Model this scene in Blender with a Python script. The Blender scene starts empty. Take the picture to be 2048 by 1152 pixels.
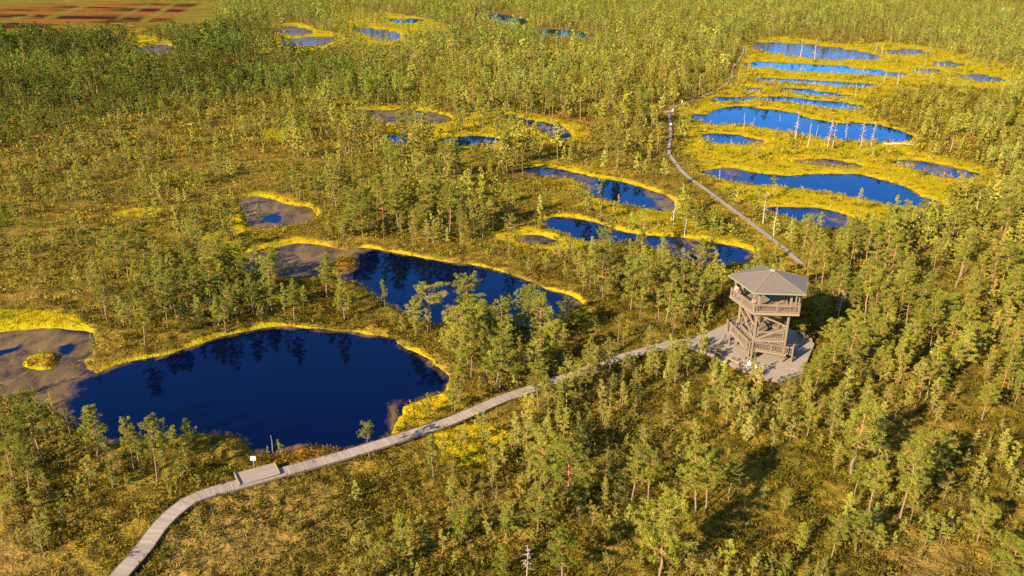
import bpy, bmesh, math, random
import numpy as np
from mathutils import Vector, Matrix

# ------------------------------------------------------------------ camera, sky, sun, exposure
SC = bpy.context.scene
COL = SC.collection
PW, PH, FPX, CAMH = 2048, 1152, 1650.0, 48.0
PITCH, ROLL = math.radians(21.9), math.radians(0.8)
FWD = np.array([0, math.cos(PITCH), -math.sin(PITCH)])
_r0 = np.array([1.0, 0, 0]); _u0 = np.cross(_r0, FWD)
RIGHT = _r0 * math.cos(ROLL) + _u0 * math.sin(ROLL)
UP = np.cross(RIGHT, FWD)
CPOS = np.array([0, 0, CAMH])
cam = bpy.data.cameras.new('camera'); cam_o = bpy.data.objects.new('camera', cam); COL.objects.link(cam_o)
cam.sensor_width = 36.0; cam.lens = FPX * 36.0 / PW; cam.clip_start = 0.5; cam.clip_end = 12000
cam_o.matrix_world = Matrix([[RIGHT[0], UP[0], -FWD[0], 0], [RIGHT[1], UP[1], -FWD[1], 0], [RIGHT[2], UP[2], -FWD[2], CAMH], [0, 0, 0, 1]])
SC.camera = cam_o

SUN_AZ, SUN_EL = math.radians(44), math.radians(25)      # the light travels towards azimuth 44 deg (from +Y to +X)
world = bpy.data.worlds.new('World'); SC.world = world; world.use_nodes = True
wn = world.node_tree; wn.nodes.clear()
sky = wn.nodes.new('ShaderNodeTexSky'); sky.sky_type = 'NISHITA'; sky.sun_disc = False
sky.sun_elevation = SUN_EL; sky.sun_rotation = SUN_AZ + math.pi
sky.air_density = 1.0; sky.dust_density = 0.3; sky.ozone_density = 3.0
bg = wn.nodes.new('ShaderNodeBackground'); bg.inputs[1].default_value = 0.078
wo = wn.nodes.new('ShaderNodeOutputWorld')
wn.links.new(sky.outputs[0], bg.inputs[0]); wn.links.new(bg.outputs[0], wo.inputs[0])
sun = bpy.data.lights.new('sun', 'SUN'); sun.energy = 5.0; sun.angle = math.radians(0.5); sun.color = (1.0, 0.81, 0.56)
sun_o = bpy.data.objects.new('sun', sun); COL.objects.link(sun_o)
sun_o.rotation_euler = Vector((math.sin(SUN_AZ) * math.cos(SUN_EL), math.cos(SUN_AZ) * math.cos(SUN_EL), -math.sin(SUN_EL))).to_track_quat('-Z', 'Y').to_euler()
sun_o.location = (0, 0, 100)
SC.view_settings.view_transform = 'Standard'; SC.view_settings.look = 'None'; SC.view_settings.gamma = 1
SC.view_settings.exposure = 2.1
SC.cycles.max_bounces = 5; SC.cycles.diffuse_bounces = 3; SC.cycles.glossy_bounces = 2; SC.cycles.transmission_bounces = 3
SC.cycles.caustics_reflective = False; SC.cycles.caustics_refractive = False

def G(px, py, z=0.0):
    d = FWD * FPX + RIGHT * (px - PW / 2) - UP * (py - PH / 2)
    return CPOS + d * ((z - CAMH) / d[2])
def PX(p):
    v = np.asarray(p, float) - CPOS
    return np.stack([PW / 2 + FPX * (v @ RIGHT) / (v @ FWD), PH / 2 - FPX * (v @ UP) / (v @ FWD)], -1)
def top_height(base, topy, z0=0.0):
    g = G(base[0], base[1], z0)
    lo, hi = 0.0, 40.0
    for _ in range(40):
        m = (lo + hi) / 2
        if PX(g + [0, 0, m])[1] > topy: lo = m
        else: hi = m
    return g, (lo + hi) / 2

rng = np.random.default_rng(11); random.seed(11)

# ------------------------------------------------------------------ small numpy helpers
def _h(ix, iy, s):
    n = (ix * 374761393 + iy * 668265263 + s * 974634641) & 0xffffffff
    n = ((n ^ (n >> 13)) * 1274126177) & 0xffffffff
    return ((n ^ (n >> 16)) & 0xffff) / 65535.0
def vn(x, y, s=0):
    x = np.asarray(x, float); y = np.asarray(y, float)
    ix = np.floor(x).astype(np.int64); iy = np.floor(y).astype(np.int64)
    fx = x - ix; fy = y - iy; fx = fx * fx * (3 - 2 * fx); fy = fy * fy * (3 - 2 * fy)
    return (_h(ix, iy, s) * (1 - fx) + _h(ix + 1, iy, s) * fx) * (1 - fy) + (_h(ix, iy + 1, s) * (1 - fx) + _h(ix + 1, iy + 1, s) * fx) * fy
def fbm(x, y, s=0, o=3):
    t = 0; a = 0.5; n = 0
    for k in range(o):
        t = t + a * vn(x * 2 ** k, y * 2 ** k, s + k * 17); n += a; a *= 0.5
    return t / n
def sst(a, b, x):
    t = np.clip((x - a) / (b - a), 0, 1); return t * t * (3 - 2 * t)

def smooth_poly(pxpts, n=5, jit=0.0):
    w = np.array([G(x, max(y, -60))[:2] for x, y in pxpts]); m = len(w); out = []
    for i in range(m):
        p0, p1, p2, p3 = w[i - 1], w[i], w[(i + 1) % m], w[(i + 2) % m]
        for k in range(n):
            t = k / n
            out.append(0.5 * ((2 * p1) + (-p0 + p2) * t + (2 * p0 - 5 * p1 + 4 * p2 - p3) * t * t + (-p0 + 3 * p1 - 3 * p2 + p3) * t ** 3))
    out = np.array(out)
    if jit:
        out = out + jit * np.stack([fbm(out[:, 0] / 1.3, out[:, 1] / 1.3, 3) - .5, fbm(out[:, 0] / 1.3, out[:, 1] / 1.3, 9) - .5], 1)
    return out
def sd_poly(pts, poly, reach):
    """signed distance (negative inside) of pts to poly, 1e3 beyond reach"""
    out = np.full(len(pts), 1e3)
    lo, hi = poly.min(0) - reach, poly.max(0) + reach
    idx = np.nonzero((pts[:, 0] > lo[0]) & (pts[:, 0] < hi[0]) & (pts[:, 1] > lo[1]) & (pts[:, 1] < hi[1]))[0]
    a = poly; b = np.roll(poly, -1, 0); ab = b - a; l2 = (ab ** 2).sum(1) + 1e-12
    for c in range(0, len(idx), 20000):
        ii = idx[c:c + 20000]; p = pts[ii][:, None, :]
        ap = p - a
        t = np.clip((ap * ab).sum(2) / l2, 0, 1)
        d = np.sqrt(((ap - t[..., None] * ab) ** 2).sum(2).min(1))
        py = p[..., 1]; cr = ((a[:, 1] > py) != (b[:, 1] > py))
        xi = a[:, 0] + (py - a[:, 1]) / np.where(ab[:, 1] == 0, 1e-9, ab[:, 1]) * ab[:, 0]
        ins = ((cr & (p[..., 0] < xi)).sum(1) % 2) == 1
        out[ii] = np.where(ins, -d, d)
    return out
def dist_line(pts, line, reach=30):
    out = np.full(len(pts), 1e3)
    for a, b in zip(line[:-1], line[1:]):
        lo = np.minimum(a, b) - reach; hi = np.maximum(a, b) + reach
        i = np.nonzero((pts[:, 0] > lo[0]) & (pts[:, 0] < hi[0]) & (pts[:, 1] > lo[1]) & (pts[:, 1] < hi[1]))[0]
        if not len(i): continue
        ab = b - a; ap = pts[i] - a
        t = np.clip((ap @ ab) / (ab @ ab + 1e-9), 0, 1)
        out[i] = np.minimum(out[i], np.linalg.norm(ap - t[:, None] * ab, axis=1))
    return out

# ------------------------------------------------------------------ traced ground plan (outlines of ponds on the ground)
POND = [
 [(-90,668),(0,661),(60,655),(120,655),(165,662),(182,680),(172,700),(162,720),(168,738),(195,745),(230,728),(290,714),(340,706),(375,693),(410,682),(450,668),(500,657),(545,651),(600,652),(660,658),(720,663),(770,671),(800,692),(830,704),(860,722),(885,742),(893,758),(885,774),(865,783),(844,787),(815,797),(796,806),(788,830),(778,858),(760,874),(730,886),(690,891),(640,887),(600,888),(560,897),(533,893),(509,887),(478,864),(440,857),(403,857),(360,862),(328,865),(280,874),(222,878),(190,862),(160,845),(130,822),(100,805),(60,797),(20,788),(-90,782)],
 [(485,508),(515,499),(547,493),(608,484),(650,489),(690,497),(721,492),(765,498),(827,510),(885,520),(953,529),(1015,544),(1056,561),(1097,577),(1148,592),(1160,606),(1141,617),(1120,635),(1100,648),(1060,646),(1020,641),(970,640),(892,639),(844,636),(813,624),(793,607),(772,600),(741,573),(710,559),(684,552),(629,549),(575,549),(533,548),(499,544),(484,525)],
 [(482,397),(513,390),(537,395),(564,404),(588,409),(612,412),(624,424),(616,436),(595,443),(547,450),(506,452),(496,438),(489,418)],
 [(700,220),(765,219),(834,219),(872,224),(902,234),(892,241),(851,246),(783,246),(755,239),(731,229)],
 [(1008,227),(1042,235),(1083,242),(1118,248),(1138,263),(1135,279),(1104,273),(1077,255),(1032,244)],
 [(776,270),(810,268),(812,286),(776,284)],
 [(885,274),(954,270),(1001,277),(971,287),(899,287)],
 [(1053,333),(1090,332),(1135,339),(1176,349),(1241,361),(1296,376),(1330,389),(1342,400),(1347,416),(1323,419),(1282,412),(1227,400),(1193,388),(1172,372),(1149,354),(1090,349),(1058,343)],
 [(1084,440),(1111,431),(1145,433),(1193,443),(1234,457),(1296,469),(1347,471),(1399,477),(1451,486),(1502,498),(1498,511),(1478,524),(1430,522),(1382,516),(1343,504),(1306,489),(1241,480),(1186,479),(1145,471),(1108,454)],
 [(1039,469),(1077,468),(1108,477),(1101,486),(1056,482)],
 [(1512,84),(1567,84),(1632,90),(1690,97),(1752,109),(1755,117),(1690,118),(1622,115),(1553,106),(1512,96)],
 [(1492,125),(1539,123),(1608,127),(1673,131),(1741,138),(1813,147),(1793,151),(1724,148),(1639,143),(1553,136),(1495,131)],
 [(1498,156),(1560,155),(1639,159),(1707,164),(1755,170),(1690,172),(1622,166),(1536,161)],
 [(1560,177),(1587,175),(1656,183),(1710,192),(1656,191),(1600,185)],
 [(1486,176),(1508,174),(1530,178),(1508,181)],
 [(1423,193),(1485,192),(1560,192),(1622,197),(1683,203),(1726,211),(1721,217),(1656,214),(1601,205),(1540,199),(1492,199),(1466,203),(1437,200)],
 [(1379,228),(1416,226),(1434,217),(1478,210),(1512,214),(1587,224),(1615,234),(1673,243),(1741,245),(1786,255),(1817,266),(1828,275),(1786,282),(1717,279),(1642,274),(1587,263),(1540,255),(1478,246),(1434,247),(1399,239)],
 [(1403,270),(1423,264),(1468,267),(1502,274),(1533,283),(1492,286),(1437,284),(1413,278)],
 [(1587,321),(1622,316),(1673,318),(1724,330),(1683,332),(1622,325)],
 [(1786,320),(1827,318),(1882,327),(1947,342),(1964,351),(1912,354),(1861,345),(1827,333)],
 [(1404,341),(1440,335),(1468,334),(1512,343),(1581,349),(1639,345),(1717,347),(1765,358),(1820,375),(1840,390),(1875,399),(1871,407),(1837,411),(1786,407),(1724,394),(1673,385),(1628,377),(1570,371),(1485,364),(1434,353)],
 [(1540,412),(1587,412),(1639,414),(1690,427),(1728,445),(1690,453),(1639,449),(1594,436),(1553,424)],
 [(1861,125),(1895,122),(1926,127),(1912,131),(1875,129)],
 [(1820,138),(1854,137),(1882,141),(1844,143)],
 [(1909,150),(1957,148),(1998,155),(2008,161),(1964,161),(1930,155)],
 [(1769,102),(1810,98),(1861,103),(1837,107),(1786,106)],
 [(270,96),(300,90),(342,91),(340,106),(315,109),(290,101)],
 [(547,57),(588,53),(626,62),(602,69),(568,66)],
 [(558,88),(588,77),(633,73),(667,74),(660,84),(630,91)],
 [(708,57),(748,57),(793,64),(798,75),(765,80),(735,68)],
 [(1070,58),(1125,59),(1200,71),(1159,73),(1084,68)],
 [(940,27),(1005,28),(1062,43),(1022,45),(974,35)],
 [(786,37),(844,37),(837,43),(789,43)],
]
ISLE = [
 [(32,726),(50,707),(85,696),(120,698),(131,711),(112,729),(72,738)],
 [(640,530),(660,513),(690,509),(713,513),(714,526),(697,541),(668,546),(645,548)],
 [(503,420),(512,416),(519,420),(511,424)],
]
RICH = {0: 1.8, 1: 1.7}
PONDW = [smooth_poly(p, 5, 0.8 if i < 10 else 0.5) for i, p in enumerate(POND)]
ISLEW = [smooth_poly(p, 5, 0.6) for p in ISLE]
# (kind, weight, feather in metres, outline)
ZONE = [
 ('moss', .74, 9, [(1340,215),(1400,200),(1470,140),(1490,85),(1560,72),(1700,88),(1780,84),(1900,100),(2060,140),(2060,182),(1960,178),(1870,172),(1790,190),(1740,225),(1840,270),(1850,300),(1990,335),(1990,360),(1900,410),(1830,425),(1760,450),(1690,462),(1540,432),(1440,380),(1395,340),(1360,290),(1370,240)]),
 ('moss', .8, 1.0, [(868,860),(930,845),(1000,850),(1025,880),(1000,915),(940,935),(890,915),(870,885)]),
 ('moss', 1., 1.0, [(517,265),(545,256),(580,268),(575,280),(535,279)]),
 ('moss', .8, 1.0, [(222,425),(290,414),(328,420),(300,431),(240,434)]),
 ('moss', .95, 2, [(-90,668),(-90,622),(40,618),(120,622),(170,640),(185,662),(160,668),(60,662)]),
 ('moss', .9, 1.5, [(395,485),(430,462),(450,478),(520,486),(600,475),(640,486),(560,500),(480,520),(430,505)]),
 ('moss', .7, 2, [(800,795),(850,780),(900,790),(890,820),(830,850),(780,880),(775,860)]),
 ('moss', .8, 2, [(975,462),(1060,455),(1120,470),(1190,480),(1140,500),(1030,490)]),
 ('moss', .7, 4, [(470,400),(485,385),(520,378),(600,400),(640,420),(620,445),(560,460),(480,470),(440,440)]),
 ('moss', .9, 4, [(680,22),(760,24),(860,38),(900,60),(800,70),(830,85),(720,90),(690,60),(640,40)]),
 ('moss', .9, 3, [(230,78),(310,72),(350,86),(345,112),(330,125),(300,112),(240,105)]),
 ('moss', .9, 3, [(540,52),(600,46),(640,60),(690,68),(690,85),(640,100),(560,105),(480,102),(560,72)]),
 ('moss', .7, 3, [(690,214),(840,212),(910,230),(1000,215),(1130,240),(1180,260),(1150,285),(1000,300),(860,290),(760,290),(760,250),(700,232)]),
 ('moss', .9, 3, [(1985,415),(2060,415),(2060,448),(2010,446)]),
 ('moss', .5, 6, [(1040,320),(1180,325),(1330,375),(1400,410),(1500,470),(1540,520),(1450,540),(1300,500),(1200,430),(1100,360)]),
 ('moss', .45, 6, [(1390,390),(1500,430),(1600,470),(1600,520),(1560,540),(1480,470)]),
 ('moss', .5, 5, [(1100,575),(1180,600),(1220,640),(1200,700),(1150,680),(1130,630)]),
 ('straw', .85, 3, [(330,1040),(430,985),(560,975),(680,985),(700,1060),(600,1130),(420,1170),(300,1170)]),
 ('straw', .8, 2, [(1740,1130),(1800,1090),(1880,1085),(1920,1120),(1900,1170),(1760,1170)]),
 ('straw', .7, 3, [(-60,1060),(40,1050),(120,1110),(120,1170),(-60,1170)]),
 ('straw', .34, 30, [(-60,230),(200,240),(450,215),(640,225),(700,330),(480,400),(380,420),(200,470),(-60,460)]),
 ('straw', .35, 15, [(1180,215),(1330,200),(1340,330),(1420,420),(1300,400),(1180,320)]),
 ('straw', .6, 3, [(230,435),(330,420),(330,440),(280,450)]),
 ('straw', .55, 8, [(-60,460),(60,450),(160,480),(60,520),(-60,510)]),
 ('straw', .5, 8, [(60,560),(160,580),(200,640),(60,620),(-60,600)]),
 ('straw', .55, 8, [(1230,310),(1330,290),(1320,330),(1250,330)]),
 ('straw', .5, 8, [(600,240),(700,250),(740,280),(640,330),(560,310)]),
 ('straw', .5, 5, [(1960,450),(2060,450),(2060,540),(1990,520)]),
 ('red', .8, 1.0, [(50,722),(80,707),(112,706),(112,718),(85,728)]),
 ('red', .7, 1.0, [(668,534),(690,517),(708,524),(690,538)]),
 ('red', .6, 2.0, [(1120,228),(1180,240),(1180,262),(1140,258),(1060,232)]),
 ('red', .5, 2.0, [(540,880),(600,885),(680,900),(640,920),(560,925),(510,905)]),
 ('red', .5, 2.0, [(380,470),(420,450),(440,465),(400,490)]),
 ('red', .5, 3.0, [(1540,500),(1570,490),(1580,530),(1550,540)]),
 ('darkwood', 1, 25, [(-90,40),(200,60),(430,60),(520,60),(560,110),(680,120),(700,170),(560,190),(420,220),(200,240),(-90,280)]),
 ('heath', .9, 1.5, [(-80,770),(60,780),(120,810),(170,855),(230,872),(330,858),(420,848),(480,856),(520,884),(600,882),(720,880),(740,900),(500,930),(200,920),(-80,860)]),
 ('peat', 1., 6, [(-90,12),(30,8),(180,4),(330,8),(400,8),(420,14),(395,34),(330,44),(200,46),(100,52),(0,62),(-90,66)]),
 ('peatgrass', .9, 2, [(92,34),(178,8),(190,8),(112,35)]),
 ('peatgrass', .9, 2, [(-20,44),(60,30),(70,31),(10,46)]),
 ('peatgrass', .9, 2, [(282,40),(345,8),(352,8),(300,41)]),
 ('peatgrass', .9, 2, [(240,33),(292,10),(298,10),(250,34)]),
 ('peatgrass', .9, 4, [(340,44),(400,8),(470,4),(440,30),(400,44)]),
 ('peatgrass', .8, 5, [(-90,14),(100,8),(300,4),(420,8),(420,2),(-90,2)]),
]
SHAL = [  # brown weights: shallow peat beds, plus painted reflection tone on some far ponds
 (1.0, 4.5, [(-95,640),(190,655),(196,742),(168,752),(150,770),(146,806),(100,830),(-95,830)]),
 (1.0, 4, [(470,480),(720,488),(706,508),(690,530),(690,558),(480,560)]),
 (.95, 1.0, [(470,385),(640,395),(640,455),(480,460)]),
 (.8, 4, [(690,210),(910,210),(910,250),(690,250)]),
 (.8, 1.5, [(772,795),(812,795),(812,850),(790,880),(770,880)]),
 (1., 2, [(1030,460),(1115,462),(1112,490),(1030,490)]),
 (.6, 3, [(1000,220),(1150,240),(1150,285),(1060,262)]),
 (.6, 4, [(1040,325),(1180,340),(1200,385),(1080,352)]),
 (.7, 4, [(1290,370),(1360,380),(1360,425),(1300,420)]),
 (.65, 6, [(1300,460),(1420,470),(1400,525),(1300,500)]),
 (.7, 2, [(1125,585),(1170,585),(1165,625),(1130,625)]),
 (.6, 4, [(1390,325),(1490,330),(1510,365),(1440,365),(1400,355)]),
 (.62, 4, [(1780,310),(1980,325),(1980,360),(1780,350)]),
 (.66, 3, [(1640,410),(1740,425),(1740,460),(1600,455),(1600,440)]),
 (.68, 6, [(1500,80),(1770,100),(1770,122),(1500,110)]),  # forest reflection on the dark far pond, put in as brown colour
 (.6, 4, [(1480,170),(1560,172),(1560,185),(1480,185)]),
 (.5, 4, [(1470,262),(1545,272),(1545,290),(1470,290)]),
 (.85, 4, [(1580,310),(1740,320),(1740,336),(1580,336)]),
 (.45, 6, [(1376,225),(1420,222),(1430,248),(1380,246)]),
 (.85, 10, [(265,85),(350,85),(350,115),(265,115)]),  # this and the next two: grey-mauve reflection put into the pond colour
 (.8, 10, [(540,48),(680,48),(680,95),(540,95)]),
 (.7, 10, [(690,50),(810,50),(810,85),(690,85)]),
 (.75, 10, [(1765,95),(2015,115),(2015,165),(1765,150)]),
]
DEEP = [(1.0, .6, [(530,430),(545,425),(562,430),(556,440),(538,440)]), (.9, .8, [(-60,705),(20,690),(42,683),(36,694),(0,704),(-60,716)]),
        (.9, .8, [(118,690),(142,682),(144,696),(128,703)])]
ZONEW = [(k, w, f, smooth_poly(p, 4)) for k, w, f, p in ZONE]
SHAL_REFLW = [(w, f, smooth_poly(p, 4)) for w, f, p in SHAL]
DEEPW = [(w, f, smooth_poly(p, 4)) for w, f, p in DEEP]
WALK1 = [(225,1180),(245,1152),(285,1108),(318,1062),(350,1030),(385,1005),(430,988),(480,975),(560,952),(680,919),(790,885),(900,848),(1000,805),(1040,791),(1100,770),(1160,750),(1210,730),(1270,712),(1330,696),(1385,686),(1415,678)]
WALK2 = [(1606,532),(1590,519),(1560,493),(1500,447),(1450,410),(1410,380),(1370,350),(1346,321),(1337,303),(1341,272),(1340,250),(1337,225)]
WALK3 = [(1345,221),(1354,213),(1380,204),(1420,188),(1448,173),(1462,157),(1466,138),(1478,120),(1486,106),(1488,92)]
def smooth_line(pts, n=6):
    w = [G(x, y)[:2] for x, y in pts]; w = [2 * w[0] - w[1]] + w + [2 * w[-1] - w[-2]]; out = []
    for i in range(1, len(w) - 2):
        p0, p1, p2, p3 = w[i - 1], w[i], w[i + 1], w[i + 2]
        for k in range(n):
            t = k / n
            out.append(0.5 * ((2 * p1) + (-p0 + p2) * t + (2 * p0 - 5 * p1 + 4 * p2 - p3) * t * t + (-p0 + 3 * p1 - 3 * p2 + p3) * t ** 3))
    out.append(w[-2]); return np.array(out)
W1, W2, W3 = smooth_line(WALK1), smooth_line(WALK2), smooth_line(WALK3)
DECK = np.array([(23.6,97.6),(25.9,96.3),(27.0,94.2),(31.4,89.7),(33.1,89.2),(36.2,91.4),(40.6,99.9),(39.9,103.2),(36.5,107.0),(30.3,106.0),(26.6,102.6),(23.4,99.9)])

def shore(pts):
    sd = np.full(len(pts), 1e3); rim = np.zeros(len(pts))
    for i, p in enumerate(PONDW):
        far = p[:, 1].mean()
        w = 1.6 + 1.7 * min(far / 300, 1.5)
        if i in RICH: w = RICH[i]
        d = sd_poly(pts, p, 14)
        sd = np.minimum(sd, d)
        rim = np.maximum(rim, (.82 if i < 2 else 1) * (1 - np.clip(d, 0, 1e3) / w))
    for p in ISLEW:
        d = sd_poly(pts, p, 6)
        sd = np.where(d < 6, np.maximum(sd, -d), sd)
        rim = np.where(d < .8, np.clip(1 + d / 1.6, .35, 1), rim)
    return sd, np.clip(rim, 0, 1)
def zones(pts):
    z = {k: np.zeros(len(pts)) for k in ('moss', 'straw', 'red', 'peat', 'peatgrass', 'heath', 'darkwood')}
    for k, w, f, p in ZONEW:
        d = sd_poly(pts, p, f)
        z[k] = np.maximum(z[k], w * sst(f, -f, d))
    return z
def ground_z(x, y, sd):
    far = np.hypot(x, y)
    a = np.clip(150 / (far + 1), .25, 1)
    hum = (fbm(x / 2.6, y / 2.6, 1, 3) - .5) * .75 * a + (fbm(x / .75, y / .75, 5, 2) - .5) * .32 * np.clip(1.6 - far / 120, 0, 1)
    bank = sst(-1.2, 1.6, sd)
    return -0.95 + bank * (1.0 + hum) - (1 - bank) * .3

# ------------------------------------------------------------------ meshes and materials
def new_mesh(name, co, loops, starts, totals, mats=(), mi=None, col=None, smooth=False, vattr=None):
    me = bpy.data.meshes.new(name)
    co = np.asarray(co, np.float32); loops = np.asarray(loops, np.int32)
    me.vertices.add(len(co)); me.vertices.foreach_set('co', co.ravel())
    me.loops.add(len(loops)); me.loops.foreach_set('vertex_index', loops)
    me.polygons.add(len(starts)); me.polygons.foreach_set('loop_start', np.asarray(starts, np.int32)); me.polygons.foreach_set('loop_total', np.asarray(totals, np.int32))
    for m in mats: me.materials.append(m)
    if mi is not None: me.polygons.foreach_set('material_index', np.asarray(mi, np.int32))
    me.polygons.foreach_set('use_smooth', np.full(len(starts), smooth))
    me.update(calc_edges=True)
    if col is not None:
        a = me.attributes.new('col', 'FLOAT_COLOR', 'FACE')
        c = np.ones((len(starts), 4), np.float32); c[:, :3] = col; a.data.foreach_set('color', c.ravel())
    for k, v in (vattr or {}).items():
        a = me.attributes.new(k, 'FLOAT', 'POINT'); a.data.foreach_set('value', np.asarray(v, np.float32))
    return me
def link(name, me, parent=None):
    o = bpy.data.objects.new(name, me); COL.objects.link(o)
    if parent is not None: o.parent = parent
    return o
def tag(o, label=None, cat=None, group=None, kind=None):
    if label: o['label'] = label
    if cat: o['category'] = cat
    if group: o['group'] = group
    if kind: o['kind'] = kind
    return o
def empty(name, loc=(0, 0, 0), rz=0.0):
    o = bpy.data.objects.new(name, None); COL.objects.link(o); o.location = loc; o.rotation_euler = (0, 0, rz); o.empty_display_size = .2
    return o

class NT:
    def __init__(s, name):
        s.m = bpy.data.materials.new(name); s.m.use_nodes = True; s.t = s.m.node_tree; s.t.nodes.clear()
    def n(s, typ, **kw):
        nd = s.t.nodes.new(typ)
        for k, v in kw.items(): setattr(nd, k, v)
        return nd
    def l(s, a, b): s.t.links.new(a, b)
    def val(s, sock, v):
        if hasattr(v, 'is_output'): s.l(v, sock)
        else: sock.default_value = v
    def math(s, op, a, b=0.0, c=None, clamp=False):
        nd = s.n('ShaderNodeMath', operation=op, use_clamp=clamp); s.val(nd.inputs[0], a); s.val(nd.inputs[1], b)
        if c is not None: s.val(nd.inputs[2], c)
        return nd.outputs[0]
    def mix(s, f, a, b):
        nd = s.n('ShaderNodeMix', data_type='RGBA'); s.val(nd.inputs[0], f)
        for i, v in ((6, a), (7, b)):
            if hasattr(v, 'is_output'): s.l(v, nd.inputs[i])
            else: nd.inputs[i].default_value = (*v, 1)
        return nd.outputs[2]
    def noise(s, vec, scale, detail=2, rough=.5, dist=0.0):
        nd = s.n('ShaderNodeTexNoise'); s.l(vec, nd.inputs['Vector']); nd.inputs['Scale'].default_value = scale
        nd.inputs['Detail'].default_value = detail; nd.inputs['Roughness'].default_value = rough; nd.inputs['Distortion'].default_value = dist
        return nd.outputs[0]
    def ramp(s, f, a, b):
        nd = s.n('ShaderNodeMapRange', clamp=True); s.val(nd.inputs[0], f); nd.inputs[1].default_value = a; nd.inputs[2].default_value = b
        return nd.outputs[0]
    def attr(s, name): return s.n('ShaderNodeAttribute', attribute_name=name)
    def pos(s): return s.n('ShaderNodeNewGeometry').outputs['Position']
    def out(s, shader):
        o = s.n('ShaderNodeOutputMaterial'); s.l(shader, o.inputs[0]); return s.m

def mat_leaf(name, trans):
    t = NT(name)
    c = t.attr('col').outputs[0]
    hs = t.n('ShaderNodeHueSaturation'); t.l(c, hs.inputs['Color'])
    r = t.n('ShaderNodeObjectInfo').outputs['Random']
    t.l(t.math('MULTIPLY_ADD', r, .45, .78), hs.inputs['Value'])
    t.l(t.math('MULTIPLY_ADD', r, -.02, .515), hs.inputs['Hue'])
    d = t.n('ShaderNodeBsdfDiffuse'); tr = t.n('ShaderNodeBsdfTranslucent'); mx = t.n('ShaderNodeMixShader')
    t.l(hs.outputs[0], d.inputs[0]); t.l(hs.outputs[0], tr.inputs[0]); mx.inputs[0].default_value = trans
    t.l(d.outputs[0], mx.inputs[1]); t.l(tr.outputs[0], mx.inputs[2])
    return t.out(mx.outputs[0])
def mat_col(name, rough=.85, grain=None):
    t = NT(name)
    c = t.attr('col').outputs[0]
    if grain:
        n = t.noise(t.n('ShaderNodeTexCoord').outputs['Object'], grain, 3, .6)
        c = t.mix(t.math('MULTIPLY', t.ramp(n, .35, .75), .45), c, (.12, .10, .085))
    p = t.n('ShaderNodeBsdfPrincipled'); t.l(c, p.inputs['Base Color']); p.inputs['Roughness'].default_value = rough
    return t.out(p.outputs[0])
M_LEAF = mat_leaf('pine_needles', .36)
M_HEATH = mat_leaf('heath_leaves', .25)
M_BARK = mat_col('pine_bark', .9)
M_WOOD = mat_col('weathered_wood', .8, 9.0)
M_CLOTH = mat_col('cloth_and_skin', .8)

def mat_flat(name, base, rough=.8, scale=6.0, dark=.6):
    t = NT(name)
    n = t.noise(t.n('ShaderNodeTexCoord').outputs['Object'], scale, 3, .6)
    c = t.mix(n, tuple(x * dark for x in base), tuple(min(1, x * (2 - dark)) for x in base))
    p = t.n('ShaderNodeBsdfPrincipled'); t.l(c, p.inputs['Base Color']); p.inputs['Roughness'].default_value = rough
    return t.out(p.outputs[0])

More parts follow.
